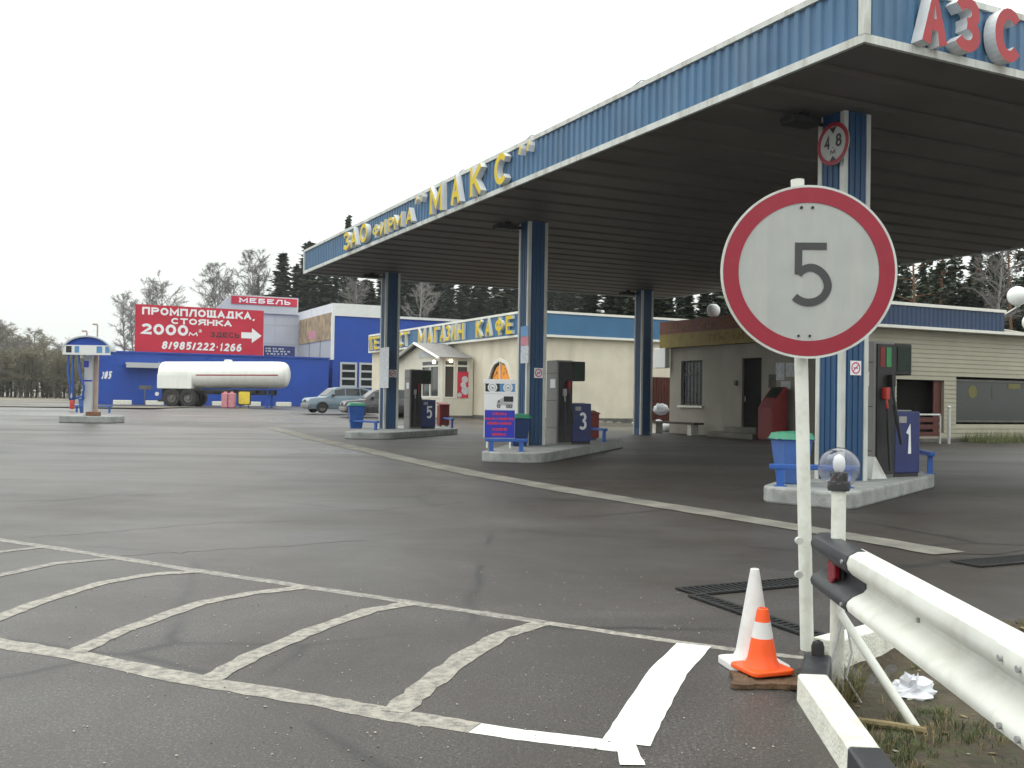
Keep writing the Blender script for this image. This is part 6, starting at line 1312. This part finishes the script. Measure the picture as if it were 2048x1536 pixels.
def pine(seed, h):
    rr = random.Random(seed); t = local('pine_tree', 'x', 'tree', (0, 0, 0), 0); tb = MB(); b = MB()
    P = [Vector((math.sin(k + seed) * .01 * h, math.cos(k * .8 + seed) * .01 * h, h * k / 6 - (.3 if k == 0 else 0))) for k in range(7)]; tb.tube(P, [h * .013 * (1 - k / 7.5) for k in range(7)], 8)
    for k in range(20):
        u = .55 + .44 * (k + rr.random()) / 20; base = P[min(5, int(u * 6))].lerp(P[min(6, int(u * 6) + 1)], u * 6 - min(5, int(u * 6))); a = rr.uniform(0, 6.28); L = h * .17 * (1.25 - u) * 1.7 * rr.uniform(.6, 1.1); d = Vector((math.cos(a), math.sin(a), rr.uniform(-.1, .5))); tb.tube([base, base + d * L * .6, base + d * L], [.05, .03, .015], 4)
        for q in range(16): c = base + d * L * rr.uniform(.45, 1.05) + Vector((rr.gauss(0, .3), rr.gauss(0, .3), rr.gauss(.1, .25))); [cardq(b, c + Vector((rr.gauss(0, .16), rr.gauss(0, .16), rr.gauss(0, .12))), rr.uniform(.18, .38), rr, 0, .6) for _ in range(3)]
    tb.build('trunk', 'bark_pine', t); b.build('crown', 'pine_leaf', t); return t
PROTO = {'s1': spruce(11, 17), 's2': spruce(12, 17, .13, .10, 1.1), 's3': spruce(13, 17, .19, .05, 1.0, .4), 'b1': birch(21, 12, dense=170), 'b2': birch(22, 12, .22, twn=1.3, low=.25, dense=210), 'b3': birch(23, 12, .19, 'twig_green', .05, 'bark_dark', 1.5, low=.10), 'p1': pine(31, 17), 'b4': birch(24, 12, .15, 'twig', 0, low=.45)}
PH = dict(s1=17, s2=17, s3=17, b1=12, b2=12, b3=12, b4=12, p1=17); used = set()
def plant(kind, px, top, Y_, lab, group, wide=1.0):
    hor = 780.8 + .0157 * px; x = (px - CX - .0157 * (hor - top) * 0) / FPX * Y_; z0 = gz(x, Y_); h = 1.35 + (hor - top) / FPX * Y_ - z0; s = h / PH[kind]; rz = random.uniform(0, 6.28)
    pr = PROTO[kind]
    if kind not in used: used.add(kind); o = pr; o.location = (x, Y_, z0); o.rotation_euler = (0, 0, rz); o['label'] = lab
    else: o = dup(pr, (x, Y_, z0), rz, lab)
    o.scale = (s * wide, s * wide, s); o['group'] = group; return o
FW = 'forest trees behind the buildings'
plant('s2', 691, 424, 140, 'tall spruce whose tip alone shows above the canopy roof edge', FW, .8)
plant('s1', 561, 502, 132, 'pointed dark spruce standing alone left of the canopy end', FW, 1.6)
plant('s2', 613, 476, 134, 'tall thin spruce at the far end of the canopy fascia', FW, 1.7)
plant('b2', 500, 516, 134, 'bushy bare grey birch above the furniture sign', FW, .85)
plant('s3', 512, 556, 140, 'low dark spruce behind the bare birch above the furniture sign', FW, .6)
plant('b2', 424, 541, 132, 'rounded bare grey birch above the red billboard', FW, .85)
plant('b1', 318, 566, 128, 'thin bare birch above the left half of the billboard', FW)
plant('b1', 292, 580, 126, 'wispy bare birch above the left corner of the billboard', FW)
plant('b4', 246, 590, 112, 'slim pale birch just left of the billboard edge', FW, .9)
plant('b4', 262, 606, 118, 'slim pale birch touching the billboard edge', FW, .9)
plant('b1', 462, 566, 136, 'bare birch behind the parapet of the furniture sign', FW)
rr = random.Random(77)
spr = 'dark spruce in the forest behind the buildings'; bir = 'bare birch in the forest behind the buildings'; pin = 'pine with bare reddish trunk in the forest behind the buildings'
for k in range(34):                                         # dense belt behind the blue hall, shop and canopy end
    px = 585 + k * 17.5 + rr.uniform(-7, 7); Y_ = rr.uniform(134, 150); top = 538 + rr.uniform(-22, 22) + (22 if 890 < px < 1000 else 0)
    plant(rr.choice(('s1', 's2', 's3', 's1')), px, top, Y_, spr, FW, rr.uniform(1.4, 1.9))
for k in range(30): px = 600 + k * 20 + rr.uniform(-7, 7); plant('s3', px, 588 + rr.uniform(-15, 15), rr.uniform(128, 133), spr, FW, rr.uniform(1.5, 2.0))
for k in range(1): px = 700 + k * 100 + rr.uniform(-12, 12); plant(rr.choice(('b1', 'b4')), px, 560 + rr.uniform(-10, 20), rr.uniform(124, 127), bir, FW, 1.0)
plant('b1', 836, 548, 122, 'pale forked birch between the two front columns under the canopy edge', FW, .8)
for k in range(40):                                         # behind the pay kiosk
    px = 1190 + k * 24 + rr.uniform(-10, 10); Y_ = rr.uniform(72, 92); plant(rr.choice(('s1', 's2', 's3', 's3')), px, 522 + rr.uniform(-40, 34) + (0 if px < 1750 else 4), Y_, spr, FW, rr.uniform(1.15, 1.6))
for k in range(27): px = 1230 + k * 35 + rr.uniform(-10, 10); plant('s3', px, 585 + rr.uniform(-18, 18), rr.uniform(64, 69), spr, FW, rr.uniform(1.4, 1.9))
for px, top in ((1828, 440), (1880, 420), (1953, 430), (2020, 415), (2090, 440)): plant('p1', px, top, rr.uniform(62, 68), pin, FW, .9)
for px, top in ((1996, 430),): plant(rr.choice(('b1', 'b4')), px, top, rr.uniform(58, 63), bir, FW, .9)
LF = 'mixed trees along the far field edge'; lfb = 'bare brownish tree in the row along the far field edge'; lfs = 'dark conifer in the row along the far field edge'
for k in range(30):
    px = -60 + k * 8.2 + rr.uniform(-4, 4); top = 655 + 42 * max(0, px / 160) + rr.uniform(-10, 22); Y_ = rr.uniform(150, 185)
    if px > 190: continue
    plant(rr.choice(('b3', 'b3', 'b1', 's3', 'b3', 'b2')), px, top + (8 if k % 3 else 0), Y_, lfb, LF, 1.5)
for o in COL.objects:
    if o.get('group') == LF and o.name.startswith('spruce'): o['label'] = lfs
for k in range(26):
    px = -60 + k * 9 + rr.uniform(-3, 3)
    if px < 160: plant('b3', px, 712 + rr.uniform(-12, 10), rr.uniform(142, 150), lfb, LF, 2.0)
# ------------------------------------------------------------------ damp air
hm = bpy.data.materials.new('damp_air'); hm.use_nodes = True; hn = hm.node_tree.nodes; hn.clear()
ho = hn.new('ShaderNodeOutputMaterial'); hv = hn.new('ShaderNodeVolumePrincipled'); hv.inputs['Color'].default_value = (.93, .95, .96, 1); hv.inputs['Density'].default_value = .0003; hv.inputs['Anisotropy'].default_value = 0
hm.node_tree.links.new(hv.outputs[0], ho.inputs['Volume']); MATS['damp_air'] = hm
b = MB(); b.box(-720, 720, -20, 1520, -1.5, 45); tag(b.build('haze', 'damp_air', frame='W'), kind='stuff')
